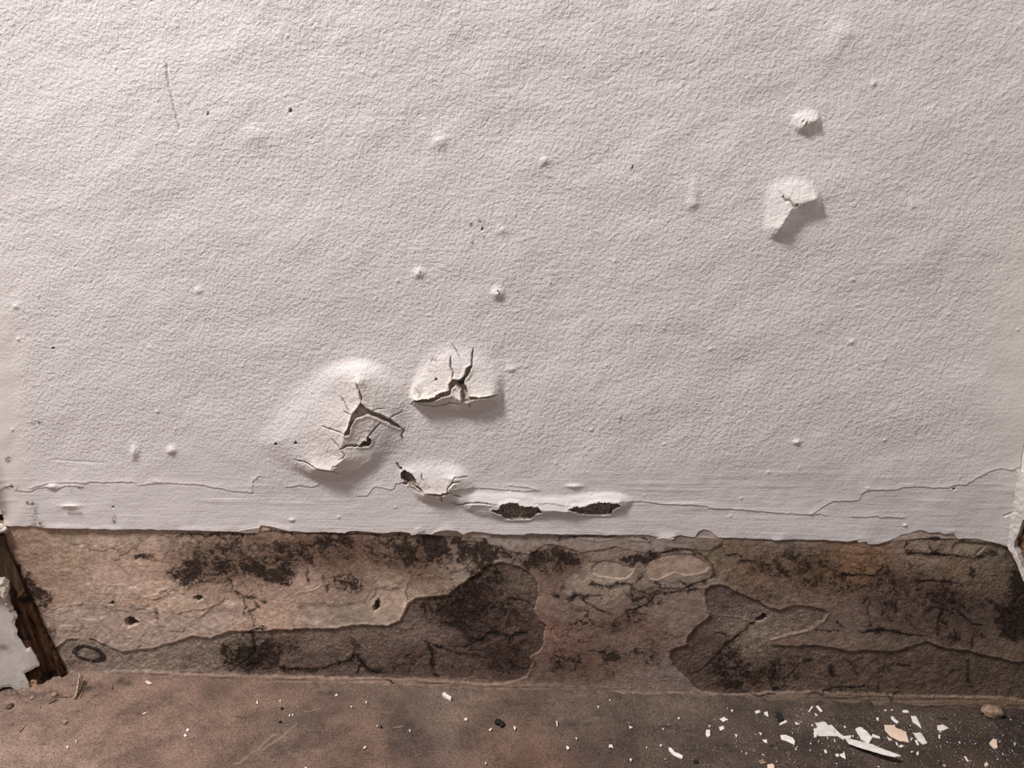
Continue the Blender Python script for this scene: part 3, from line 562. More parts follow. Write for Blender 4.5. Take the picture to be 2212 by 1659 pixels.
MOULD = [(470, 1215, 135, 64, .78), (430, 1240, 80, 42, .8), (700, 1188, 195, 50, .72), (900, 1196, 140, 55, .72), (1010, 1195, 80, 34, 1.1), (740, 1266, 62, 34, .66), (570, 1232, 66, 24, 1.35), (1185, 1206, 76, 30, 1.4), (1090, 1197, 40, 22, .7), (1190, 1226, 60, 22, .8),
    (1390, 1206, 50, 14, 1.0), (1040, 1250, 70, 60, .66), (1000, 1320, 88, 58, 1.12), (985, 1300, 40, 25, .9), (1070, 1330, 80, 40, .6), (545, 1420, 78, 44, 1.1), (620, 1405, 60, 40, .5), (1090, 1420, 80, 50, .6), (800, 1430, 330, 40, .34), (930, 1240, 60, 30, .5),
    (1300, 1350, 130, 36, .5), (1290, 1420, 150, 60, .56), (1420, 1400, 60, 60, .55), (1390, 1290, 45, 20, .75), (1220, 1430, 60, 46, .56), (1360, 1340, 60, 30, .5), (1250, 1310, 50, 16, .5), (1200, 1280, 24, 20, .5),
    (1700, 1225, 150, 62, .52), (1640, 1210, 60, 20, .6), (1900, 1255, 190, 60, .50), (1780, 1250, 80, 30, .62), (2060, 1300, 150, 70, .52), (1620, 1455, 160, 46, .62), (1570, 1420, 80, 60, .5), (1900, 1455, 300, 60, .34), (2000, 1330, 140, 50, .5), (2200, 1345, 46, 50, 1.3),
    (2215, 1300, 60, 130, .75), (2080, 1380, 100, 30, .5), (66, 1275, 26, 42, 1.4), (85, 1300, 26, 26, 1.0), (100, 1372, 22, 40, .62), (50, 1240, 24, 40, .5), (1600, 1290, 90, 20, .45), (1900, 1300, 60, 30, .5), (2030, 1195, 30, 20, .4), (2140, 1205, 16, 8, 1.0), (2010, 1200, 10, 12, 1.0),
    (320, 1207, 14, 12, .9), (250, 1190, 30, 10, .5), (140, 1195, 10, 10, .4), (215, 1300, 40, 26, .3), (820, 1310, 14, 14, .8), (260, 1415, 40, 14, .25)]
ANCH = [(60, 1200, 150, 122, 103), (150, 1190, 160, 136, 114), (250, 1230, 176, 148, 130), (200, 1330, 164, 141, 124), (330, 1300, 180, 153, 132), (400, 1350, 168, 145, 128), (310, 1175, 152, 130, 114), (450, 1200, 138, 116, 100), (600, 1190, 130, 104, 88), (750, 1200, 122, 96, 80),
    (650, 1290, 168, 140, 122), (580, 1330, 172, 142, 122), (850, 1300, 174, 150, 130), (750, 1330, 152, 134, 120), (900, 1210, 116, 92, 76), (1000, 1165, 142, 124, 112), (1000, 1245, 152, 132, 116), (1100, 1165, 142, 126, 116), (1250, 1172, 139, 122, 112), (1200, 1240, 116, 93, 82), (1300, 1270, 148, 130, 112),
    (1250, 1320, 132, 110, 97), (1350, 1350, 122, 97, 84), (1400, 1320, 130, 109, 98), (1480, 1320, 128, 105, 94), (1450, 1460, 130, 110, 100), (1200, 1450, 110, 88, 76), (1190, 1370, 132, 98, 84), (1450, 1168, 135, 121, 113), (1700, 1178, 124, 108, 98), (1560, 1200, 122, 104, 84), (1640, 1230, 118, 94, 76), (1750, 1240, 112, 87, 67),
    (1850, 1220, 130, 97, 70), (1700, 1290, 112, 92, 80), (1850, 1320, 108, 89, 78), (1950, 1290, 98, 78, 68), (2000, 1190, 128, 108, 92), (2100, 1230, 116, 97, 78), (2160, 1200, 112, 97, 82), (2100, 1330, 92, 74, 65), (1800, 1390, 112, 93, 82), (1950, 1365, 100, 84, 72), (200, 1462, 132, 111, 99), (600, 1474, 134, 108, 93),
    (1000, 1484, 128, 104, 89), (1400, 1502, 128, 108, 96), (1900, 1518, 112, 91, 76), (2140, 1522, 114, 91, 72)]
PATCHCOL = [(200, 1440, 138, 122, 110), (300, 1420, 142, 126, 113), (450, 1440, 132, 116, 104), (700, 1390, 124, 105, 94), (700, 1440, 110, 92, 82), (900, 1360, 118, 100, 90), (900, 1440, 100, 80, 71), (1050, 1300, 96, 78, 69), (1080, 1240, 112, 94, 82), (1080, 1400, 90, 70, 62),
    (1560, 1290, 96, 79, 74), (1700, 1300, 106, 89, 78), (1640, 1360, 124, 108, 94), (1520, 1400, 88, 71, 62), (1700, 1430, 92, 75, 65), (1900, 1450, 92, 75, 63), (2100, 1450, 86, 70, 60), (2150, 1500, 88, 72, 60)]

def mute(c, f=.24):
    l = lin(c); g = l @ np.array([.2126, .7152, .0722]); return l*(1-f) + g*f*np.array([1.04, .99, .96])
def tint_field(U, V, anch, k):
    num = np.zeros(U.shape+(3,)); den = np.zeros(U.shape)
    wu, wv = U + 22*fbm(U, V, 60, 4, 101), V + 22*fbm(U, V, 60, 4, 102)
    for x, y, *c in anch:
        w = 1/(((wu-x)/1.5)**2 + (wv-y)**2 + 120)**1.6
        num += w[..., None]*mute(c)*k; den += w
    return num/den[..., None]

STRIP_K, FLOOR_K = 1.42, .96
def strip_grid():
    xs = columns(-.035, W_WALL+.06)
    t = np.linspace(0, 1, 236)[:, None]
    Z = edge_z(np.clip(xs, .0, W_WALL))[None, :]*(1-t) + .004*(1-t) - .003*t
    X = np.broadcast_to(xs[None, :], Z.shape).copy()
    P = np.stack([X, np.zeros_like(X), Z], -1)
    U, V = project(P)
    wu = U + 2.4*fbm(U, V, 11, 3, 111) + 3*fbm(U, V, 45, 2, 113); wv = V + 2.4*fbm(U, V, 11, 3, 112) + 3*fbm(U, V, 45, 2, 114)
    h = -.0012 + .0009*fbm(U, V*1.4, 120, 4, 121)
    left = sstep(620, 480, U)
    rough = fbm(U*.6+V*.35, V*1.2, 34, 5, 123, .62)
    h += left*.00055*rough + (1-left)*.00045*fbm(U*.6, V, 40, 5, 125, .6)
    h += left*.0005*sstep(.12, .2, fbm(U*.8, V*1.3, 70, 4, 127))*sstep(1155, 1180, V)        # torn skims
    tint = tint_field(U, V, ANCH, STRIP_K)*(1+.14*sstep(1450, 1700, U))[..., None]
    grain = np.full_like(U, .25) + .25*sstep(1500, 1750, U)
    pale = np.zeros_like(U); mould = np.zeros_like(U); vein = np.zeros_like(U)
    patch_tint = tint_field(U, V, PATCHCOL, STRIP_K)*(1+.28*sstep(1300, 1500, U))[..., None]
    reg = np.zeros(U.shape, int); clean = np.zeros_like(U)
    def area(poly, rid, dep, soft=2.0, ww=1.0):
        s = sdf(U + (wu-U)*ww, V + (wv-V)*ww, poly, 24)
        reg[s > 0] = rid
        return s, sstep(-soft*.5, soft*.5, s)
    s, a = area(PANEL_R, 6, 0, 6); h -= a*.0005; grain += a*.25
    for poly, col, dh in SKIMS:
        q = sdf(U + (wu-U)*.8 + 6*fbm(U, V, 22, 3, 116), V + (wv-V)*.8 + 5*fbm(U, V, 22, 3, 117), poly, 14); b = sstep(-2.5, 2.5, q)*.55
        tint = tint*(1-b[..., None]) + mute(col, .34)*STRIP_K*b[..., None]; h += b*dh; grain *= 1-.6*b
        pale = np.maximum(pale, .22*sstep(1.6, .2, np.abs(q+.8))*sstep(0, .5, fbm(U, V, 26, 2, 118)))
    s, a = area(TOP_BAND, 7, 0, 2, .6); h += a*.0006; grain -= a*.2; pale = np.maximum(pale, .25*sstep(2.2, .3, np.abs(s+.6))*sstep(.0, .4, fbm(U, V, 30, 2, 131)))
    for poly, col in ((S('E', [(820, 830), (880, 780), (940, 740), (1060, 700), (1130, 680), (1240, 700), (1330, 700), (1480, 715), (1540, 780), (1540, 795), (1200, 790), (1000, 805)]), (146, 130, 121)), (S('E', [(1570, 800), (1600, 775), (1750, 780), (1880, 815), (1860, 840), (1700, 825), (1600, 815)]), (150, 134, 120)),
                      (S('D', [(390, 166), (390, 80), (600, 80), (610, 168)]), (138, 125, 119)), (S('B', [(1700, 150), (2212, 150), (2212, 250), (2000, 240), (1850, 235), (1700, 225)]), (150, 133, 123)), (S('B', [(235, 130), (420, 150), (510, 195), (250, 185)]), (150, 130, 118))):
        b = sstep(-1.5, 1.5, sdf(U, V, poly, 12)); tint = tint*(1-b[..., None]) + mute(col, .12)*STRIP_K*1.22*b[..., None]; grain *= 1-.9*b; h += .0004*b; clean = np.maximum(clean, b)
    s, a = area(PALE_L, 5, 0, 10); h -= a*.0004; grain -= a*.2
    for pid, poly in ((1, PATCH_L), (2, PATCH_R)):
        s, a = area(poly, pid, 0, 4.0, .8)
        h -= a*(.0014 + .0007*fbm(U, V, 16, 4, 141, .6)); h += .0002*sstep(-7, -1, s)*(1-a)
        b = sstep(-1, 3, s); tint = tint*(1-b[..., None]) + patch_tint*b[..., None]; grain = grain*(1-b) + 1.0*b
        pale = np.maximum(pale, .15*sstep(1.8, .2, np.abs(s+1.2))*sstep(-.1, .5, fbm(U, V, 40, 2, 143)))
    for pid, poly, col in ((3, OVAL_1, (141, 124, 112)), (4, OVAL_2, (139, 120, 107)), (8, OVAL_3, (124, 110, 95))):
        s, a = area(poly, pid, 0, 2, .45)
        h -= a*.0005; b = sstep(-1, 1, s); tint = tint*(1-b[..., None]) + mute(col, .12)*STRIP_K*1.22*b[..., None]; grain *= 1-b*.95
        pale = np.maximum(pale, .28*sstep(1.6, .2, np.abs(s+1.0))*sstep(-.2, .4, fbm(U, V, 30, 2, 145)))
        if pid == 3: pale = np.maximum(pale, .4*b*sstep(.42, .5, fbm(U, V*.8, 16, 3, 147)))
    smooth_core = sstep(.5, 6, np.maximum(sdf(wu, wv, OVAL_2, 12), sdf(wu, wv, OVAL_1, 12)))
    mu = U + 30*fbm(U, V, 70, 3, 191) + 14*fbm(U, V, 18, 4, 193, .6); mv = V + 20*fbm(U, V, 60, 3, 192) + 12*fbm(U, V, 18, 4, 194, .6)
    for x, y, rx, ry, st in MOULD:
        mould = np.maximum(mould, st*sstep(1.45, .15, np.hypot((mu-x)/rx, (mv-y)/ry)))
    # the growth is patchy: clots, and nets of hyphae between them
    clot = sstep(-.30, .42, fbm(mu, mv, 30, 5, 195, .68))
    net = np.maximum(sstep(.86, .99, 1-np.abs(fbm(U, V, 34, 4, 196, .55))*1.6), sstep(.88, .99, 1-np.abs(fbm(U*.9, V*1.2, 17, 3, 197, .5))*1.5))
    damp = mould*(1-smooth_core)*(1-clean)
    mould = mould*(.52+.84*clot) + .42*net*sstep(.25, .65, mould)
    # ring-shaped stain by the corner
    a = math.radians(14); ru, rv = U-190, V-1416
    q = np.hypot((ru*math.cos(a)+rv*math.sin(a))/30, (-ru*math.sin(a)+rv*math.cos(a))/14.5)
    ring = sstep(.36, .16, np.abs(q-1 + .12*fbm(U, V, 10, 3, 149)))
    mould = np.maximum(mould, 1.15*ring); mould *= (1-smooth_core)*(1-clean)
    vu = U + 2.2*fbm(U, V, 9, 3, 151) + 2.5*fbm(U, V, 28, 2, 153); vv = V + 2.2*fbm(U, V, 9, 3, 152) + 2.5*fbm(U, V, 28, 2, 154)
    thick = .65 + .55*sstep(-.4, .5, fbm(U, V, 20, 2, 155))
    for k, w, pts in VEINS:
        d, wl = taper_dist(vu, vv, S(k, pts), w*.40, w+9); hw = wl*thick
        g = sstep(hw+.9, hw*.3, d)*np.clip(.55+hw*.35, 0, 1); vein = np.maximum(vein, g); h -= g*.00025*min(1.6, w*.25)
        mould = np.maximum(mould, (.34+.05*w)*sstep(w+8, w*.4, d)*(w >= 3))
    # mould hairs creeping over the plaster
    hr = np.random.default_rng(11)
    for (x0, x1, y0, y1, cnt, ln) in ((345, 640, 1155, 1290, 70, 11), (600, 1050, 1165, 1260, 60, 10), (490, 620, 1380, 1455, 34, 10), (1880, 2190, 1215, 1400, 60, 11), (60, 120, 1240, 1390, 14, 7), (1560, 1900, 1190, 1290, 40, 9), (980, 1150, 1280, 1450, 26, 12), (1460, 1900, 1400, 1500, 34, 10), (1180, 1450, 1330, 1470, 30, 9), (720, 1000, 1400, 1460, 10, 10)):
        for _ in range(cnt):
            x, y = hr.uniform(x0, x1), hr.uniform(y0, y1); an = hr.uniform(0, 6.28); pp = [(x, y)]
            for _ in range(hr.integers(3, 7)):
                an += hr.normal(0, .55); x += ln*math.cos(an)*1.2; y += ln*math.sin(an)*.8; pp.append((x, y))
            d, wl = taper_dist(vu, vv, pp, hr.uniform(.5, 1.5), 7)
            vein = np.maximum(vein, sstep(wl+.8, wl*.2, d)*hr.uniform(.3, .8))
    for poly in DRILL:
        s = sdf(wu, wv, poly, 10); g = sstep(-1, 2.5, s); h -= g*.009; tint *= (1-.55*g)[..., None]; reg[s > 0] = 9
    # hairline pale ridges and the torn skim edge on the left
    for pts in (S('B', [(560, 720), (700, 690), (820, 640)]), S('D', [(600, 840), (700, 835), (800, 865), (900, 890)]), S('D', [(1535, 815), (1500, 880), (1420, 935), (1300, 978), (1150, 1012), (1040, 1040)]),
                S('A', [(300, 745), (360, 770), (430, 775)]), S('A', [(1700, 1000), (1800, 905)]), S('A', [(480, 930), (400, 960)]), S('B', [(1320, 690), (1430, 675)]), S('C', [(980, 250), (1150, 270), (1330, 250)]), S('C', [(1430, 262), (1580, 280)])):
        d = line_dist(vu, vv, pts, 8); h += .00035*sstep(4, .5, d); pale = np.maximum(pale, .30*sstep(1.8, .3, d))
    # moulded ledge at the foot of the strip
    zz = Z + .0009*fbm(U, V, 50, 3, 161)
    foot = np.interp(xs, *zip(*sorted([(float(on_wall([p])[0, 0]), float(on_wall([p])[0, 2])) for p in ((150, 1444), (400, 1450), (700, 1462), (1000, 1466), (1300, 1484), (1600, 1496), (2150, 1512))])))[None, :]
    led = sstep(foot+.0022, foot-.0030, zz)
    h += led*(.0007 + .0038*np.clip((foot-zz)/.014, 0, 1)**1.5) + led*.0009*fbm(U*.05, V, 6, 3, 163)
    grain = grain*(1-led*.6); tint = tint*(1-.75*led[..., None]) + tint_field(U, V, ANCH[-6:], STRIP_K*.86)*.75*led[..., None]
    reg[led > .5] = 10
    mould = mould*(1-.55*led)
    P[..., 1] = -h
    cols = np.concatenate([np.clip(tint, 0, 1), np.ones(U.shape+(1,))], -1)
    names = {0: ('bare_plaster', None), 1: ('render_patch', 'grey-brown gritty render with black mould threads'), 2: ('render_patch', 'dark gritty render with a black drill hole'), 3: ('skim_patch', 'small taupe oval of smooth skim'),
             4: ('skim_patch', 'large taupe oval of smooth skim with dark cracked rim'), 5: ('plaster_patch', 'pale pinkish smooth plaster'), 6: ('plaster_patch', 'brown mottled plaster'), 7: ('undercoat_band', 'grey undercoat below the paint edge'),
             8: ('skim_patch', 'olive-grey smooth skim near the right corner'), 9: ('drill_hole', 'dark drilled holes'), 10: ('plaster_ledge', 'low tan plaster ledge along the floor')}
    parts = {k: (nm, M_STRIP, wall_back, lb) for k, (nm, lb) in names.items() if k != 9}
    fl = reg[:-1, :-1].copy()
    # each drilled hole is a part of its own
    cu, cv = U[:-1, :-1], V[:-1, :-1]
    for i, poly in enumerate(DRILL):
        c = np.mean(poly, 0); m = (fl == 9) & (np.hypot(cu-c[0], cv-c[1]) < 40); fl[m] = 90+i
        parts[90+i] = ('drill_hole', M_STRIP, wall_back, None)
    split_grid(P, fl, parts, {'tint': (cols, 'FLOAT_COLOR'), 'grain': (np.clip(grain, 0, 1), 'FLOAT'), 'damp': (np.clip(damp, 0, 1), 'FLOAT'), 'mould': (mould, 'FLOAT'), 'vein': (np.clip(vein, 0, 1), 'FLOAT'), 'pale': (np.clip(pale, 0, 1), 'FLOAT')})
strip_grid()

# ================================================================== floor
FANCH = [(30, 1620, 150, 126, 112), (150, 1560, 142, 118, 104), (350, 1600, 138, 113, 99), (300, 1520, 136, 111, 98), (600, 1560, 118, 98, 86), (560, 1500, 132, 107, 93), (800, 1620, 124, 100, 86), (880, 1600, 98, 82, 75), (950, 1530, 122, 104, 92), (1100, 1600, 116, 94, 80), (1250, 1540, 108, 92, 82),
    (1300, 1610, 92, 77, 69), (1450, 1530, 108, 93, 82), (1500, 1600, 92, 79, 70), (1700, 1540, 98, 84, 74), (1750, 1620, 78, 66, 59), (1950, 1560, 88, 76, 66), (2050, 1640, 82, 69, 60), (2150, 1600, 74, 62, 54), (1150, 1650, 120, 92, 78)]
FMOULD = [(1350, 1548, 30, 8, 1.0), (1680, 1545, 16, 20, .9), (880, 1600, 60, 40, .35), (620, 1610, 60, 30, .3), (1960, 1570, 20, 8, .8), (2200, 1560, 50, 70, .8), (185, 1480, 30, 14, .8), (100, 1505, 60, 14, .6), (270, 1474, 22, 8, .7), (470, 1608, 40, 14, .35), (1440, 1568, 30, 6, .7),
          (1230, 1562, 60, 6, .5), (1290, 1540, 20, 8, .5), (1560, 1600, 30, 14, .4), (2060, 1600, 40, 20, .4), (2130, 1600, 14, 8, 1.0), (1770, 1520, 10, 6, .8), (700, 1495, 40, 6, .5), (40, 1500, 60, 12, .6)]
def floor_height(x, y):
    return .0012*fbm(x*1000, y*1000, 60, 3, 171) - .0006
def build_floor():
    xs = np.concatenate([[-1.6, -.8, -.3], np.arange(-.12, .98, .0012), [1.2, 1.7, 2.4]])
    ys = np.concatenate([np.arange(.04, -.20, -.0012), [-.24, -.3, -.6, -1.2, -2.6]])
    X, Y = np.meshgrid(xs, ys)
    Zf = floor_height(X, Y)
    soft = (X > -.12) & (X < .97) & (Y > -.2)
    U, V = project(np.stack([X, np.maximum(Y, -.25), X*0], -1))
    Zf = Zf + np.where(soft, .0006*fbm(U, V, 14, 4, 173, .6), 0)
    # dirt banked against the board on the left, gritty fillet along the wall
    Zf += .0032*sstep(230, 60, U)*np.exp(-((V-1490)/26)**2)*sstep(-.6, .3, fbm(U, V, 18, 3, 175))
    Zf += .0030*sstep(-.012, 0, Y)*sstep(-.5, .6, fbm(U, V, 26, 3, 177))
    Zf += np.where((U > 480) & (U < 1700), -.0007*sstep(1548, 1556, V + 3*fbm(U, V*0, 60, 2, 179))*sstep(1500, 1300, U), 0)
    tint = tint_field(U, V, FANCH, FLOOR_K)
    mould = np.zeros_like(U); pale = np.zeros_like(U)
    wu, wv = U + 7*fbm(U, V, 25, 3, 181), V + 5*fbm(U, V, 25, 3, 182)
    for x, y, rx, ry, st in FMOULD: mould = np.maximum(mould, st*sstep(1.4, .2, np.hypot((wu-x)/rx, (wv-y)/ry)))
    for k, w, pts in (('N', 3, [(0, 670), (120, 560)]), ('N', 3, [(30, 690), (220, 560), (310, 470)]), ('N', 2, [(310, 470), (320, 530)]), ('M', 3, [(2000, 820), (2212, 690)]), ('N', 2, [(380, 365), (540, 330)]), ('N', 2, [(1140, 505), (1220, 490)])):
        d = line_dist(wu, wv, S(k, pts), 8); pale = np.maximum(pale, .5*sstep(w, .3, d))
    for k, w, pts in (('S', 3, [(320, 1310), (350, 1350), (420, 1360)]), ('S', 4, [(480, 1330), (540, 1400)]), ('S', 2, [(60, 1190), (280, 1250)]), ('P', 2, [(1450, 540), (1500, 600)]), ('P', 2, [(0, 440), (110, 405)]), ('P', 2, [(550, 480), (700, 490), (720, 560)]), ('O', 2, [(1500, 535), (1580, 555)]), ('O', 3, [(1860, 640), (1900, 710)])):
        d = line_dist(wu, wv, S(k, pts), 8); mould = np.maximum(mould, 1.2*sstep(w+1, .3, d))
    P = np.stack([X, Y, Zf], -1)
    me = new_mesh('floor', P.reshape(-1, 3), grid_quads(*X.shape)[:, ::-1] if ys[0] > ys[1] else grid_quads(*X.shape))
    attr(me, 'tint', np.concatenate([np.clip(tint, 0, 1), np.ones(U.shape+(1,))], -1), 'FLOAT_COLOR'); attr(me, 'mould', mould); attr(me, 'pale', pale)
    tag(obj('floor', me, M_FLOOR), kind='structure', label='gritty brown concrete floor')
build_floor()

# ================================================================== relief sheets for the side walls and the board
def sheet(name, poly, p0, nrm, mat, parent, step=2.0, relief=None, thick=.004, warp=1.5, back=None):
    """grid cut to an outline on a plane, with relief along the normal and a thickness"""
    poly = np.array(poly, float); lo, hi = poly.min(0), poly.max(0)
    us = np.arange(lo[0]-step, hi[0]+step*2, step); vs_ = np.arange(lo[1]-step, hi[1]+step*2, step)
    U, V = np.meshgrid(us, vs_)
    nrm = np.array(nrm, float); nrm /= np.linalg.norm(nrm)
    wu = U + warp*fbm(U, V, 8, 3, 201); wv = V + warp*fbm(U, V, 8, 3, 202)
    s = sdf(wu, wv, poly, 20)
    # pull cells that straddle the outline onto it
    keep = (s[:-1, :-1] > 0) | (s[1:, :-1] > 0) | (s[:-1, 1:] > 0) | (s[1:, 1:] > 0)
    gy, gx = np.gradient(s, step)
    g = np.maximum(np.hypot(gx, gy), .3); pull = np.clip(-s, 0, step*1.5)*(s < 0)
    U2, V2 = U + pull*gx/g**2, V + pull*gy/g**2
    P = on_plane(np.stack([U2.ravel(), V2.ravel()], 1), p0, nrm)
    hh = np.zeros(U.shape) if relief is None else relief(U2, V2, np.maximum(s, 0))
    F = P + nrm*hh.reshape(-1, 1)
    q = grid_quads(*U.shape)[keep.ravel()]
    n0 = np.cross(F[q[0, 1]]-F[q[0, 0]], F[q[0, 2]]-F[q[0, 0]])
    if n0 @ nrm < 0: q = q[:, ::-1]
    e = np.concatenate([q[:, [0, 1]], q[:, [1, 2]], q[:, [2, 3]], q[:, [3, 0]]])
    key = e[:, 0].astype(np.int64)*len(F)+e[:, 1]; rev = e[:, 1].astype(np.int64)*len(F)+e[:, 0]
    rim = e[~np.isin(key, rev)]
    B = P - nrm*thick
    n = len(F)
    side = np.stack([rim[:, 1], rim[:, 0], rim[:, 0]+n, rim[:, 1]+n], 1) + 2*n     # rim has its own vertices: a crisp broken edge
    allq = np.concatenate([q, side, q[:, ::-1]+n]); V3 = np.concatenate([F, B, F, B])
    used, inv = np.unique(allq, return_inverse=True)
    return obj(name, new_mesh(name, V3[used], inv.reshape(-1, 4), smooth=True), mat, parent)

# left: splayed reveal above, leaning rotten board below
cornerL = on_wall([(12, 1165)])[0]; footL = on_wall([(138, 1466)])[0]; footL[2] = 0.0
dirL = np.array([-.86, -.51, 0]); dirL /= np.linalg.norm(dirL)
nB = np.cross(footL-cornerL, dirL); nB /= np.linalg.norm(nB)
if nB @ (CAM-cornerL) < 0: nB = -nB
pB = cornerL + np.array([0, -.003, 0])

def slab(name, pts, mat, parent=None, nudge=0):
    """vertical wall slab from base points (x, y) and z range: pts = (a, b, z0, z1, thickness vector)"""
    a, b, z0, z1, tv = pts
    nz, nx = 24, 10
    T, Zg = np.meshgrid(np.linspace(0, 1, nx), np.linspace(z0, z1, nz))
    F = np.stack([a[0]+(b[0]-a[0])*T, a[1]+(b[1]-a[1])*T, Zg], -1)
    Bk = F + np.array([tv[0], tv[1], 0])
    q = grid_quads(nz, nx); n = nz*nx
    idx = np.arange(n).reshape(nz, nx)
    rim = np.concatenate([idx[0, :], idx[1:, -1], idx[-1, -2::-1], idx[-2:0:-1, 0]])
    side = np.stack([rim, np.roll(rim, -1), np.roll(rim, -1)+n, rim+n], 1)
    me = new_mesh(name, np.concatenate([F.reshape(-1, 3), Bk.reshape(-1, 3)]), np.concatenate([q, q[:, ::-1]+n, side]), smooth=False)
    for an in ('brush', 'smooth', 'bare', 'stain', 'dirt', 'cream'): attr(me, an, np.full(2*n, .6 if an == 'smooth' else 0.))
    return obj(name, me, mat, parent)

wall_left = empty('wall_left', (0, 0, 0)); tag(wall_left, kind='structure', label='left return of the white wall beside the leaning board')
slab('plaster_skin', ((.0, .001), (-.55, -.22), .162, 2.4, (-.01, .03)), M_PAINT, wall_left)
slab('masonry', ((-.012, .02), (-.56, -.19), -.002, .166, (-.01, .03)), M_SOIL, wall_left)
lump = sheet('broken_edge', S('Q', [(-300, 215), (0, 212), (40, 205), (92, 188), (84, 150), (66, 112), (30, 135), (0, 122), (-300, 100)]), pB, nB, M_LUMP, wall_left, 2.0,
             lambda u, v, s: .006*sstep(0, 8, s) + .005*fbm(u, v, 14, 4, 221, .6), .012, 3.0)
lump['label'] = 'cream broken plaster edge'

board = empty('painted_board', tuple(footL)); tag(board, 'rotten leaning skirting board with flaking white paint at the left edge', 'board')
def child(o, parent):
    o.parent = parent; o.matrix_parent_inverse = Matrix.Translation(-Vector(parent.location)); return o
def split_relief(u, v, s):
    g = fbm((u*.92-v*.38)*1.0, (v*.92+u*.38)*.10, 9, 4, 231, .6)
    return .0035 + .0030*g - .0045*sstep(.25, .5, fbm((u*.92-v*.38), (v*.92+u*.38)*.16, 26, 3, 233)) + .002*sstep(0, 5, s)
child(sheet('timber_core', S('Q', [(-320, 660), (80, 760), (180, 690), (205, 665), (270, 790), (330, 900), (390, 1050), (470, 1180), (560, 1380), (545, 1460), (430, 1530), (390, 1560), (150, 1545), (0, 1560), (-320, 1600)]),
      pB, nB, M_CORE, None, 2.0, split_relief, .010, 2.5), board)
child(sheet('upper_batten', S('Q', [(-320, 215), (10, 225), (30, 220), (60, 330), (140, 500), (210, 675), (170, 720), (110, 770), (70, 740), (-320, 700)]),
      pB, nB, M_OLD, None, 2.0, lambda u, v, s:   .0012 + .0012*fbm(u-v*.4, v*.12+u*.05, 9, 3, 241), .008, 1.0), board)
PAINTED = S('Q', [(-320, 560), (0, 588), (40, 575), (80, 610), (86, 660), (70, 720), (100, 790), (155, 890), (128, 940), (162, 1010), (155, 1040), (190, 1090), (238, 1160), (270, 1148), (320, 1230), (348, 1300), (280, 1335), (215, 1365), (235, 1410), (250, 1440), (262, 1490), (300, 1535), (385, 1553), (330, 1560), (215, 1578), (165, 1548), (140, 1510), (100, 1485), (50, 1490), (0, 1512), (-320, 1560)])
child(sheet('paint_layer', PAINTED, pB, nB, M_LAYER, None, 1.8,
      lambda u, v, s:   .0085 + .0006*sstep(0, 6, s) + .0005*fbm(u-.4*v, v*.25, 16, 3, 251) - .002*sstep(8, -10, (u-20)-(v-1380)*.42)*sstep(1380, 1400, v), .006, 1.2), board)
child(sheet('crumbled_edge', S('Q', [(-320, 555), (0, 580), (40, 572), (85, 606), (92, 665), (78, 715), (110, 790), (160, 885), (140, 950), (120, 900), (60, 800), (30, 740), (0, 730), (-320, 720)]),
      pB, nB, M_LUMP, None, 2.0, lambda u, v, s: .0095 + .003*sstep(0, 7, s) + .003*fbm(u, v, 12, 4, 253, .6), .008, 2.0), board)
child(sheet('bare_flake', S('Q', [(252, 1470), (268, 1440), (290, 1425), (325, 1440), (320, 1465), (345, 1468), (388, 1550), (300, 1545), (272, 1520)]), pB, nB, M_TAN, None, 1.6,
      lambda u, v, s: .0075 + .001*fbm(u, v, 10, 2, 255), .003, .6), board)
child(sheet('peeled_strip', S('Q', [(0, 1555), (40, 1548), (120, 1545), (180, 1580), (280, 1590), (410, 1565), (420, 1585), (330, 1605), (210, 1612), (160, 1590), (100, 1570), (0, 1580)]), pB, nB, M_SOIL, None, 1.6,
      lambda u, v, s: .009 + .002*fbm(u, v, 10, 2, 257), .004, 1.0), board)

# right: splayed wall with broken plaster edge over a dark recess
cornerR = on_wall([(2178, 1183)])[0]; dirR = np.array([.62, -.78, 0]); nR = np.array([-.78, -.62, 0])
wall_right = empty('wall_right', (0, 0, 0)); tag(wall_right, kind='structure', label='right return of the wall with broken plaster edge over a dark recess')
slab('plaster_skin', ((W_WALL, .001), (W_WALL+.40, -.50), .205, 2.4, (.03, .02)), M_PAINT, wall_right)
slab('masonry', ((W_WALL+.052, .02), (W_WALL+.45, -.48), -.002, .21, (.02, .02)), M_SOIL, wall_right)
pR = np.array([W_WALL+.001, 0, 0])
sheet('plaster_edge', S('R', [(1320, 200), (1192, 200), (1130, 600), (1086, 900), (1069, 1010), (1083, 1050), (1120, 1095), (1160, 1180), (1244, 1395), (1500, 1900), (1500, 1500), (1244, 1265), (1220, 1200), (1190, 1110), (1143, 1040), (1160, 960), (1200, 880), (1225, 800), (1244, 740), (1500, 600), (1500, 300)]),
      pR, nR, M_LAYER, wall_right, 1.5, lambda u, v, s: .0025 + .0008*fbm(u, v, 10, 3, 261), .010, 1.0)
sheet('exposed_masonry', S('R', [(1244, 730), (1220, 800), (1195, 880), (1155, 960), (1140, 1040), (1185, 1110), (1215, 1205), (1244, 1270), (1500, 1520), (1500, 590)]), pR, nR, M_BRICK, wall_right, 1.8,
      lambda u, v, s: -.003 + .003*fbm(u, v, 12, 4, 263, .65), .012, 1.0)
sheet('crumbled_underside', S('R', [(1058, 1075), (1090, 1060), (1125, 1100), (1165, 1190), (1250, 1400), (1500, 1920), (1500, 2000), (1240, 1420), (1180, 1290), (1120, 1215), (1078, 1165)]), pR, nR, M_BRICK, wall_right, 1.6,
      lambda u, v, s: -.002 + .003*fbm(u, v, 10, 4, 265, .6), .014, 2.0)

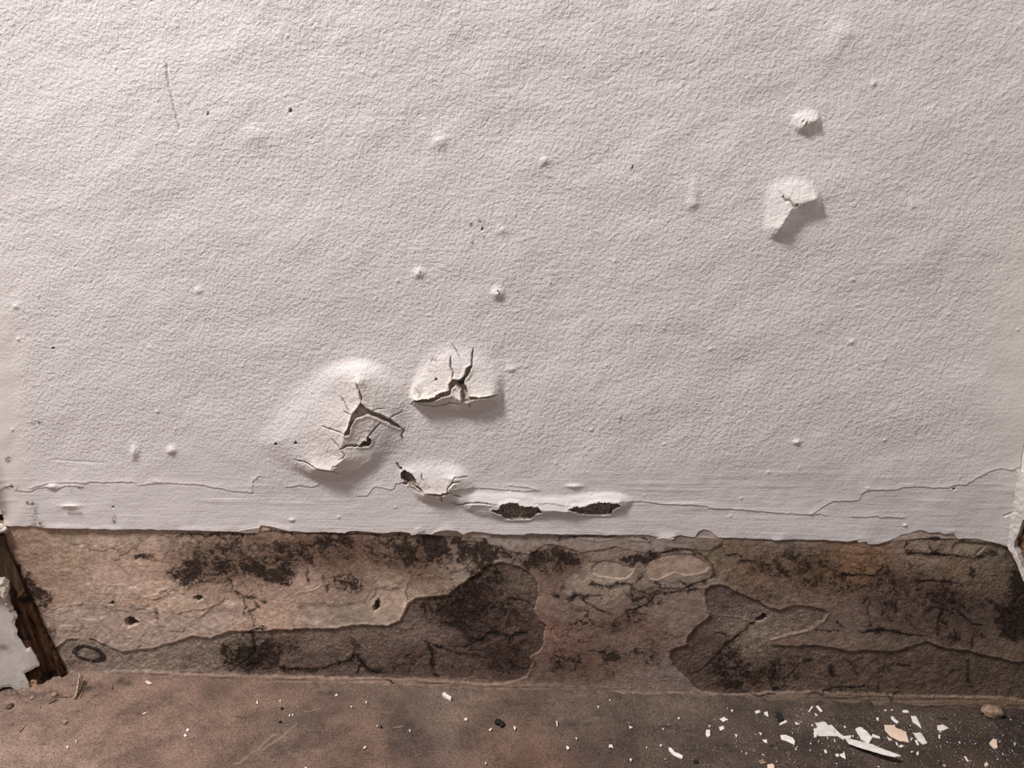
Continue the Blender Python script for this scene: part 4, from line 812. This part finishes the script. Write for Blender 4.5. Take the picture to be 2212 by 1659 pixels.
# ================================================================== things lying about
def chip_mesh(name, pts, thick=.0007, crown=.0003):
    """flat flake with a bevelled, slightly domed top; pts in metres around its centre"""
    pts = np.array(pts, float); n = len(pts)
    area = .5*np.sum(pts[:, 0]*np.roll(pts[:, 1], -1)-np.roll(pts[:, 0], -1)*pts[:, 1])
    if area < 0: pts = pts[::-1]
    c = pts.mean(0)
    lowr = np.c_[pts, np.zeros(n)]; mid = np.c_[pts, np.full(n, thick*.75)]
    top = np.c_[c+(pts-c)*.93, np.full(n, thick)]
    V = np.vstack([lowr, mid, top, [[c[0], c[1], thick+crown]], [[c[0], c[1], 0]]])
    i = np.arange(n); j = (i+1) % n
    F = [tuple(int(x) for x in f) for f in np.vstack([np.c_[i, j, j+n, i+n], np.c_[i+n, j+n, j+2*n, i+2*n]])]
    F += [(int(a)+2*n, int(b)+2*n, 3*n) for a, b in zip(i, j)] + [(int(b), int(a), 3*n+1) for a, b in zip(i, j)]
    me = bpy.data.meshes.new(name); me.from_pydata(V.tolist(), [], F); me.update()
    return me
def refine(pts, amp):
    out = []
    for a, b in zip(pts, pts[1:]+pts[:1]):
        a, b = np.array(a), np.array(b); L = np.hypot(*(b-a)); k = max(1, int(L/5))
        for t in range(k):
            q = a+(b-a)*t/k
            if t: q = q+rng.normal(0, amp, 2)
            out.append(tuple(q))
    return out
def chip(name, px, mat, label, cat='paint chip', group=None, thick=.0007, tilt=None, lift=0.0, amp=.35):
    g = on_floor(refine(px, amp))[:, :2]; c = g.mean(0)
    me = chip_mesh(name, g-c, thick)
    o = obj(name, me, mat); o.location = (c[0], c[1], floor_height(c[:1], c[1:])[0]+.0003+lift)
    if tilt: o.rotation_euler = tilt
    return tag(o, label, cat, group)
chip('paint_chip', S('P', [(668, 408), (700, 402), (770, 425), (900, 470), (960, 510), (1040, 550), (1140, 600), (1090, 612), (980, 580), (860, 530), (760, 490), (690, 455)]), M_CHIP, 'longest white paint shard on the floor, raised with a dark shadow beneath', thick=.0012, tilt=(-.22, 0, 0), lift=.0042)
chip('paint_chip', S('P', [(405, 245), (490, 238), (520, 270), (545, 262), (600, 320), (645, 355), (660, 375), (650, 395), (600, 362), (440, 360), (395, 330), (390, 300), (425, 285)]), M_CHIPD, 'large ragged white paint flake with black specks')
chip('paint_chip', S('P', [(750, 310), (795, 292), (850, 330), (898, 390), (865, 442), (800, 395)]), M_CHIP, 'folded white paint flake between the speckled flake and the cream flake', thick=.0016)
chip('paint_chip', S('P', [(1000, 265), (1080, 270), (1090, 262), (1100, 290), (1190, 325), (1215, 418), (1130, 405), (1050, 360), (1005, 310)]), M_CHIPT, 'large cream-tan paint flake with rusty freckles')
chip('paint_chip', S('P', [(1255, 345), (1310, 338), (1350, 385), (1375, 430), (1340, 442), (1290, 400)]), M_CHIPD, 'white paint flake with grey smudge just right of the cream-tan flake', thick=.0012)
chip('paint_chip', S('P', [(1232, 185), (1275, 185), (1300, 225), (1325, 290), (1280, 255), (1245, 230)]), M_CHIP, 'teardrop white paint flake behind the cream-tan flake', thick=.001)
chip('paint_chip', S('P', [(1460, 270), (1510, 262), (1560, 292), (1500, 315), (1462, 300)]), M_CHIP, 'rightmost larger white paint flake, pointed to the right', thick=.0012)
chip('paint_chip', S('P', [(1058, 188), (1075, 185), (1130, 235), (1110, 247), (1065, 210)]), M_CHIP, 'narrow white paint strip behind the cream-tan flake')
chip('paint_chip', S('P', [(1150, 135), (1185, 112), (1220, 150), (1170, 152)]), M_CHIP, 'small triangular white flake close to the wall ledge at right')
chip('paint_chip', S('P', [(92, 262), (150, 225), (165, 245), (105, 272)]), M_CHIP, 'white paint sliver beside the dark mould smear on the floor')
chip('paint_chip', S('P', [(102, 355), (150, 350), (210, 375), (230, 405), (225, 438), (170, 410), (110, 390)]), M_CHIP, 'bean-shaped white flake left of the speckled flake')
chip('paint_chip', S('P', [(615, 520), (660, 505), (668, 560), (630, 540)]), M_CHIP, 'small white flake left of the longest shard, larger of a pair')
chip('paint_chip', S('P', [(576, 518), (605, 510), (613, 535), (590, 538)]), M_CHIP, 'small white flake left of the longest shard, smaller of a pair')
chip('paint_chip', S('P', [(-10, 612), (30, 604), (48, 612), (54, 640), (-10, 650)]), M_CHIPT, 'pinkish flake at the very bottom edge below the bean-shaped flake')
chip('plaster_fragment', S('P', [(1910, 430), (1945, 392), (1978, 405), (1985, 470), (1955, 478)]), M_CHIPT, 'pinkish plaster fragment near the right wall', 'plaster fragment', thick=.0016)
chip('plaster_fragment', S('P', [(1866, 617), (1888, 595), (1905, 625), (1880, 637)]), M_CHIPT, 'pale round crumb at the bottom right edge', 'plaster fragment', thick=.0016)
chip('paint_chip', S('P', [(1690, 540), (1710, 540), (1735, 588), (1715, 580)]), M_CHIPT, 'thin cream sliver at the bottom right, below the pinkish fragment')
chip('paint_chip', S('O', [(1358, 690), (1380, 695), (1410, 735), (1440, 740), (1482, 765), (1475, 788), (1400, 755), (1365, 720)]), M_CHIP, 'elongated bright white flake near the middle of the bottom edge', thick=.0012)
chip('paint_chip', S('O', [(1795, 450), (1830, 430), (1870, 455), (1830, 475)]), M_CHIP, 'diamond-shaped white flake, rear one of a close trio')
chip('paint_chip', S('O', [(1790, 515), (1830, 505), (1838, 530), (1800, 548)]), M_CHIP, 'square white flake, middle one of a close trio')
chip('paint_chip', S('O', [(1680, 540), (1715, 540), (1715, 590), (1690, 602), (1675, 575)]), M_CHIP, 'upright oval white flake, left one of a close trio', thick=.0012)
chip('paint_chip', S('O', [(2125, 810), (2160, 795), (2195, 825), (2150, 838)]), M_STONE, 'dull beige flake at the bottom edge left of the pinkish flake')
chip('paint_chip', S('N', [(1560, 240), (1580, 225), (1642, 270), (1635, 295), (1570, 255)]), M_CHIP, 'lone white block-like flake lying against the plaster ledge mid-wall', thick=.002)
chip('plaster_fragment', S('M', [(1235, 135), (1262, 128), (1300, 150), (1270, 160)]), M_CHIPT, 'small pale fragment against the wall foot at left', 'plaster fragment', thick=.0012)
chip('seed_husk', S('M', [(518, 470), (545, 462), (582, 478), (555, 496), (528, 488)]), M_STONE, 'brown ribbed seed-like husk on the floor at far left', 'husk', thick=.0022)
CR = [('P', [(1125, 455), (1150, 445), (1175, 455), (1150, 468)]), ('P', [(1265, 405), (1285, 405), (1303, 445), (1285, 448)]), ('P', [(1280, 510), (1300, 498), (1300, 530), (1282, 535)]), ('P', [(388, 335), (412, 335), (422, 365), (400, 378)]), ('P', [(650, 368), (715, 360), (715, 382), (670, 395)]),
      ('P', [(480, 480), (500, 480), (510, 505), (490, 510)]), ('P', [(345, 150), (375, 105), (390, 112), (355, 155)]), ('P', [(410, 105), (430, 100), (470, 150), (450, 155), (425, 125)]), ('P', [(398, 165), (428, 180), (412, 194)]), ('P', [(228, 240), (270, 262), (235, 264)]), ('P', [(1470, 355), (1490, 352), (1487, 383), (1472, 382)]),
      ('P', [(888, 372), (900, 350), (960, 370), (968, 388), (920, 378)]), ('P', [(1025, 372), (1068, 405), (1040, 402)]), ('P', [(932, 200), (956, 200), (955, 226), (940, 222)]), ('P', [(650, 272), (675, 290), (655, 294)]), ('P', [(1098, 420), (1112, 425), (1122, 448), (1108, 446)]), ('P', [(1230, 382), (1252, 388), (1240, 400)]),
      ('P', [(565, 388), (582, 410), (568, 412)]), ('P', [(230, 462), (248, 478), (236, 486)]), ('P', [(1230, 500), (1258, 502), (1240, 512)]), ('P', [(1645, 412), (1665, 428), (1652, 432)]), ('P', [(2122, 420), (2140, 425), (2135, 445)]), ('P', [(2022, 510), (2036, 524), (2030, 534)]), ('P', [(1058, 128), (1086, 126), (1070, 140)]),
      ('P', [(205, 330), (214, 340), (206, 352)]), ('P', [(370, 262), (392, 270), (380, 280)]), ('P', [(1785, 128), (1800, 140), (1796, 152)]), ('P', [(720, 365), (740, 362), (735, 375)]), ('P', [(1000, 130), (1030, 132), (1015, 140)]), ('P', [(430, 400), (442, 404), (436, 420)]), ('P', [(505, 372), (520, 376), (510, 390)]),
      ('O', [(1020, 510), (1055, 525), (1030, 535)]), ('O', [(850, 672), (880, 672), (888, 700), (872, 692), (850, 698)]), ('O', [(485, 675), (515, 690), (510, 705), (490, 708)]), ('O', [(2095, 388), (2130, 375), (2145, 395), (2110, 408)]), ('O', [(2172, 395), (2205, 390), (2212, 430), (2195, 425)]), ('O', [(2160, 625), (2200, 625), (2202, 652), (2180, 648)]),
      ('O', [(1435, 440), (1458, 426), (1452, 447)]), ('O', [(1285, 665), (1308, 672), (1290, 687)]), ('O', [(398, 460), (412, 468), (414, 508), (405, 502)]), ('O', [(1925, 575), (1948, 580), (1940, 607)]), ('O', [(1025, 795), (1047, 788), (1042, 817)]), ('O', [(36, 510), (54, 520), (45, 543)]), ('O', [(565, 602), (582, 615), (575, 628)]),
      ('O', [(1890, 372), (1915, 375), (1905, 392)]), ('O', [(752, 340), (770, 342), (762, 362)]), ('O', [(852, 280), (868, 285), (860, 297)]), ('O', [(2130, 560), (2158, 575), (2150, 588)]), ('O', [(2015, 735), (2032, 745), (2022, 756)]), ('O', [(1702, 500), (1720, 505), (1710, 518)]), ('O', [(1305, 525), (1322, 535), (1312, 546)]),
      ('N', [(645, 238), (668, 228), (672, 240), (652, 250)]), ('N', [(888, 694), (912, 680), (916, 690), (896, 706)]), ('N', [(1958, 540), (1980, 524), (1988, 532), (1970, 550)]), ('N', [(2170, 515), (2190, 512), (2188, 538), (2176, 542)]), ('N', [(385, 858), (410, 858), (402, 876)]), ('N', [(905, 300), (922, 295), (916, 320)]),
      ('N', [(1276, 545), (1292, 542), (1290, 565)]), ('N', [(170, 285), (188, 282), (182, 300)]), ('N', [(778, 335), (796, 333), (790, 348)]), ('N', [(250, 415), (268, 398), (262, 422)]), ('N', [(275, 410), (296, 398), (288, 415)]), ('N', [(1925, 820), (1940, 818), (1935, 840)]), ('N', [(1000, 505), (1014, 500), (1010, 515)]),
      ('M', [(1586, 545), (1600, 525), (1616, 540), (1604, 553)]), ('M', [(1566, 582), (1582, 572), (1595, 590), (1575, 598)]), ('M', [(2186, 310), (2200, 270), (2202, 315)]), ('M', [(640, 635), (655, 628), (655, 645)]), ('M', [(560, 685), (590, 675), (580, 695)]), ('M', [(1215, 400), (1268, 385), (1230, 405)])]
for k, pts in CR:
    chip('paint_crumb', S(k, pts), M_CHIP, 'tiny white paint crumb scattered on the brown floor', 'paint crumb', 'tiny white paint crumbs on the floor', thick=.0009, amp=.12)
# smaller crumbs, spreading from the lower right
proto = []
for k in range(6):
    n = 5+k % 3; a = np.sort(rng.uniform(0, 2*np.pi, n)); r = rng.uniform(.6, 1.1, n)
    me = chip_mesh('paint_crumb', np.c_[np.cos(a)*r, np.sin(a)*r*.6]*.0011, .0007, .0002); me.materials.append(M_CHIP); proto.append(me)
cnt = 0
while cnt < 70:
    u, v = rng.uniform(1250, 2205), rng.uniform(1520, 1656)
    dens = sstep(1250, 1900, np.array(u))*.9 + .06
    if rng.uniform() > dens: continue
    p = on_floor([(u, v)])[0]
    if p[1] > -.012: continue
    o = bpy.data.objects.new('paint_crumb', proto[cnt % 6]); scene.collection.objects.link(o)
    s = rng.uniform(.55, 1.1); o.scale = (s*.8, s*.8, .8); o.rotation_euler = (0, 0, rng.uniform(0, 6.28))
    o.location = (p[0], p[1], floor_height(p[:1], p[1:2])[0]+.0004)
    tag(o, 'tiny white paint crumb scattered on the brown floor', 'paint crumb', 'tiny white paint crumbs on the floor'); cnt += 1
# dust: specks too small to pick apart
def dust(name, n, region, mat, size, dens, label):
    V, F = [], []
    while len(V) < n*4:
        u, v = rng.uniform(*region[0]), rng.uniform(*region[1])
        if rng.uniform() > dens(u, v): continue
        p = on_floor([(u, v)])[0]
        if p[1] > -.008: continue
        s = size*rng.uniform(.5, 1.4); a = rng.uniform(0, 6.28); z = floor_height(p[:1], p[1:2])[0]+.0002
        b = len(V)
        for k in range(3):
            V.append((p[0]+s*math.cos(a+k*2.1)*rng.uniform(.6, 1.2), p[1]+s*math.sin(a+k*2.1), z))
        V.append((p[0], p[1], z+s*.9)); F += [(b, b+1, b+3), (b+1, b+2, b+3), (b+2, b, b+3), (b, b+2, b+1)]
    me = bpy.data.meshes.new(name); me.from_pydata(V, [], F); me.update()
    tag(obj(name, me, mat), label, 'dust', kind='stuff')
dust('paint_dust', 1100, ((900, 2212), (1515, 1659)), M_CHIP, .00032, lambda u, v: .08+.92*float(sstep(1300, 1900, np.array(u))), 'white paint dust specks spread over the right floor')
dust('floor_grit', 900, ((0, 2212), (1490, 1659)), M_STONE, .0006, lambda u, v: 1.0 if u < 500 else .35, 'brown sandy grit spread over the concrete floor')

def lump_mesh(name, r, seed, squash=(1, 1, .7)):
    V, F = [], []; nu, nv = 14, 9
    for j in range(nv+1):
        th = math.pi*j/nv
        for i in range(nu):
            ph = 2*math.pi*i/nu; d = np.array([math.sin(th)*math.cos(ph), math.sin(th)*math.sin(ph), math.cos(th)])
            k = 1+.35*float(fbm(np.array([d[0]*2+seed*3.3]), np.array([d[1]*2+d[2]*2.7]), 1.0, 3, seed)[0])
            V.append(tuple(d*r*k*np.array(squash)))
    for j in range(nv):
        for i in range(nu):
            F.append((j*nu+i, (j+1)*nu+i, (j+1)*nu+(i+1) % nu, j*nu+(i+1) % nu))
    me = bpy.data.meshes.new(name); me.from_pydata(V, [], F); me.validate(); me.update()
    me.polygons.foreach_set('use_smooth', [True]*len(me.polygons))
    return me
def lump_at(name, px, r, mat, label, cat, seed, squash=(1, 1, .7), group=None):
    p = on_floor([px])[0]; o = obj(name, lump_mesh(name, r, seed, squash), mat)
    o.location = (p[0], p[1], floor_height(p[:1], p[1:2])[0]+r*squash[2]*.75)
    return tag(o, label, cat, group)
b1 = lump_at('mould_clump', (1076, 1560), .0029, M_BLACK, 'largest black clump on the floor below the middle of the wall', 'clump', 3, (1.1, .9, .6))
b2 = obj('lobe', lump_mesh('lobe', .0027, 5, (.9, 1.1, .6)), M_BLACK); b2.parent = b1; b2.location = (.0035, -.0022, 0)
lump_at('mould_clump', (1503, 1645), .0019, M_BLACK, 'black pellet at the bottom edge beside the elongated white flake', 'clump', 7)
lump_at('mould_clump', (605, 1558), .0013, M_BLACK, 'tiny black pellet on the floor at left, by the scratches', 'clump', 9)
lump_at('mould_clump', (823, 1570), .0012, M_BLACK, 'tiny black pellet on the floor left of the grey stain', 'clump', 11)
lump_at('mould_clump', (609, 1529), .0013, M_BLACK, 'tiny black pellet near the wall foot at left', 'clump', 12)
lump_at('mould_clump', (1684, 1551), .0032, M_BLACK, 'blackish fluff clump behind the white paint sliver at right', 'clump', 13, (.8, 1.6, .35))
lump_at('stone', (2141, 1543), .0075, M_STONE, 'sandy brown stone in the right corner by the wall ledge', 'stone', 15, (1.2, .8, .75))
lump_at('stone', (2040, 1655), .0016, M_STONE, 'beige pebble at the bottom edge at right', 'stone', 17)
lump_at('stone', (1007, 1554), .0016, M_CHIPT, 'pale pebble left of the largest black clump', 'stone', 19)
lump_at('stone', (118, 1502), .0028, M_STONE, 'crumbly lump at the foot of the leaning board', 'stone', 21)
lump_at('stone', (70, 1508), .0022, M_STONE, 'small crumbly lump below the white board paint', 'stone', 23)
lump_at('stone', (22, 1526), .0028, M_SOIL, 'dark soil lump at the far left edge', 'stone', 25)
lump_at('stone', (495, 1449), .0016, M_CHIP, 'white crumb stuck at the foot of the mould threads', 'stone', 27)

def stick(name, p, q, w0, w1, mat, label=None, cat=None, parent=None, seed=1, group=None):
    """split sliver of wood between two points"""
    p, q = np.array(p, float), np.array(q, float); d = q-p; L = np.linalg.norm(d); d /= L
    s = np.cross(d, [0.3, 1, .2]); s /= np.linalg.norm(s); t = np.cross(d, s)
    V, F, n = [], [], 9; r = np.random.default_rng(seed)
    for i in range(n):
        f = i/(n-1); w = (w0*(1-f)+w1*f)*(.8+.4*r.uniform()); c = p+d*L*f + s*r.normal(0, .12)*w0 + t*r.normal(0, .12)*w0
        for a, b in ((1, .4), (.2, .8), (-1, .5), (-.8, -.5), (.5, -.8)):
            V.append(tuple(c + s*w*a*.5 + t*w*b*.35))
    for i in range(n-1):
        for k in range(5):
            F.append((i*5+k, i*5+(k+1) % 5, (i+1)*5+(k+1) % 5, (i+1)*5+k))
    F += [tuple(range(4, -1, -1)), tuple(range((n-1)*5, n*5))]
    o0 = Vector(p); V = [tuple(Vector(v)-o0) for v in V]
    me = bpy.data.meshes.new(name); me.from_pydata(V, [], F); me.update()
    o = obj(name, me, mat); o.location = o0
    if parent: o.location = o0-Vector(parent.location); o.parent = parent
    if label: tag(o, label, cat, group)
    return o
f0 = on_floor([S('M', [(645, 285)])[0]])[0]; f1 = on_wall([S('M', [(682, 62)])[0]], .012)[0]
f0[2] = .0012
sp = stick('wood_splinter', f0, f1, .0032, .0022, M_SPLINT, 'pale wood splinter leaning upright against the wall foot beside the board', 'splinter', seed=3)
stick('dark_strip', f0+np.array([.0022, .001, .004]), f1+np.array([.0022, 0, -.002]), .0016, .0012, M_TWIG, parent=sp, seed=4)
TW = [((470, 270), (615, 268), .0018, 'brown splinter lying left of the pale upright splinter', 5), ((345, 360), (365, 290), .0010, 'thin dark splinter below the board foot', 6), ((745, 305), (830, 235), .0008, 'thin tan splinter right of the pale upright splinter', 7),
      ((170, 560), (225, 495), .0009, 'thin brown fibre on the floor at far left', 8), ((955, 195), (970, 150), .0010, 'short brown fibre at the wall foot at left', 9), ((420, 320), (500, 290), .0020, 'stubby brown splinter nearest the board foot', 10), ((2100, 430), (2010, 420), .0008, 'dark fibre on the floor below the left mould patch', 11)]
for a, b, w, lb, sd in TW:
    A, B = on_floor(S('M', [a, b])); A[2] = floor_height(A[:1], A[1:2])[0]+w*.5; B[2] = floor_height(B[:1], B[1:2])[0]+w*.6
    stick('wood_splinter', A, B, w, w*.6, M_TWIG, lb, 'splinter', seed=sd)
# curled sliver of skim standing off the strip, and the little flakes along the paint edge
def flake(name, px, off0, off1, mat, parent, label=None):
    P = on_wall(refine(px, .25), .0); c = P.mean(0); n = len(P)
    z = P[:, 2]; t = (z-z.min())/(z.max()-z.min()+1e-9)
    F0 = P.copy(); F0[:, 1] = -(off0*(1-t)+off1*t); B0 = F0.copy(); B0[:, 1] += .0008
    V = np.vstack([F0, B0, F0.mean(0), B0.mean(0)]); i = np.arange(n); j = (i+1) % n
    F = [(int(a), int(b), 2*n) for a, b in zip(i, j)] + [(int(b)+n, int(a)+n, 2*n+1) for a, b in zip(i, j)] + [(int(a), int(a)+n, int(b)+n, int(b)) for a, b in zip(i, j)]
    me = bpy.data.meshes.new(name); me.from_pydata(V.tolist(), [], F); me.update()
    import bmesh
    bm = bmesh.new(); bm.from_mesh(me); bmesh.ops.recalc_face_normals(bm, faces=bm.faces); bm.to_mesh(me); bm.free()
    o = obj(name, me, mat, parent)
    if label: o['label'] = label
    return o
M_SKIM = mat_simple('skim_flake', (.42, .32, .25), (.60, .48, .39), 160, .0006, .9)
flake('curled_flake', S('A', [(660, 1200), (700, 1170), (760, 1140), (820, 1090), (862, 1062), (845, 1095), (800, 1145), (770, 1185), (720, 1200)]), .003, .007, M_SKIM, wall_back, 'curled tan sliver of skim')
flake('paint_flake', S('B', [(80, 172), (130, 160), (250, 140), (252, 165), (235, 195), (150, 200), (90, 196)]), .0015, .004, M_CHIP, wall_back, 'white torn paint tab')
flake('paint_flake', S('B', [(1530, 210), (1560, 165), (1580, 148), (1600, 150), (1632, 135), (1605, 165), (1580, 205)]), .0025, .003, M_CHIP, wall_back, 'white curl of paint')
flake('paint_flake', S('E', [(470, 800), (510, 785), (555, 790), (545, 805), (490, 815)]), .003, .004, M_CHIP, wall_back)
flake('paint_flake', S('C', [(1650, 232), (1700, 225), (1800, 235), (1770, 255), (1690, 250)]), .003, .004, M_CHIP, wall_back)
flake('paint_flake', S('L', [(745, 1215), (770, 1205), (900, 1205), (915, 1235), (900, 1252), (750, 1250)]), .003, .0045, M_CHIP, wall_back, 'white flattened paint roll')

nail = obj('nail_hole', lump_mesh('nail_hole', .0023, 31, (1, 1, 1)), M_BLACK, wall_back)
nail.location = tuple(on_wall([(997, 822)], .0062)[0])
# single out every crumb by the nearest larger thing and its side
LAND = [(S('P', [(900, 510)])[0], 'longest white shard'), (S('P', [(510, 310)])[0], 'speckled white flake'), (S('P', [(825, 365)])[0], 'folded white flake'), (S('P', [(1105, 340)])[0], 'cream-tan flake'), (S('P', [(1315, 390)])[0], 'grey-smudged flake'),
        (S('P', [(1275, 230)])[0], 'teardrop flake'), (S('P', [(1505, 290)])[0], 'rightmost pointed flake'), (S('P', [(165, 390)])[0], 'bean-shaped flake'), (S('P', [(1950, 435)])[0], 'pinkish plaster fragment'), (S('O', [(1420, 740)])[0], 'elongated bright flake'), (S('O', [(1750, 520)])[0], 'close trio of flakes'),
        (S('P', [(1185, 135)])[0], 'small triangular flake'), ((2141, 1543), 'sandy stone'), ((1076, 1560), 'largest black clump'), (S('N', [(1600, 260)])[0], 'lone block-like flake'), ((168, 1495), 'pale upright splinter'), (S('P', [(130, 250)])[0], 'mould-smear sliver'), ((1300, 1600), 'floor middle'), ((640, 1590), 'floor scratches')]
ORD = ['nearest', 'second nearest', 'third nearest', 'fourth nearest', 'fifth nearest', 'sixth nearest', 'seventh nearest', 'eighth nearest', 'ninth nearest', 'tenth nearest', 'eleventh nearest', 'twelfth nearest']
slots = {}
for o in [x for x in scene.objects if x.name.startswith('paint_crumb')]:
    uu, vv = project(np.array(o.location)[None, :]); uu, vv = float(uu[0]), float(vv[0])
    (lx, ly), nm = min(LAND, key=lambda L: math.hypot(uu-L[0][0], vv-L[0][1]))
    dx, dy = uu-lx, (vv-ly)*1.4
    side = ('right of' if dx > 0 else 'left of') if abs(dx) > abs(dy) else ('in front of' if dy > 0 else 'behind')
    slots.setdefault((nm, side), []).append((math.hypot(uu-lx, vv-ly), o))
for (nm, side), lst in slots.items():
    for i, (_, o) in enumerate(sorted(lst, key=lambda t: t[0])):
        o['label'] = f'{ORD[min(i, 11)]} tiny white paint crumb {side} the {nm}'
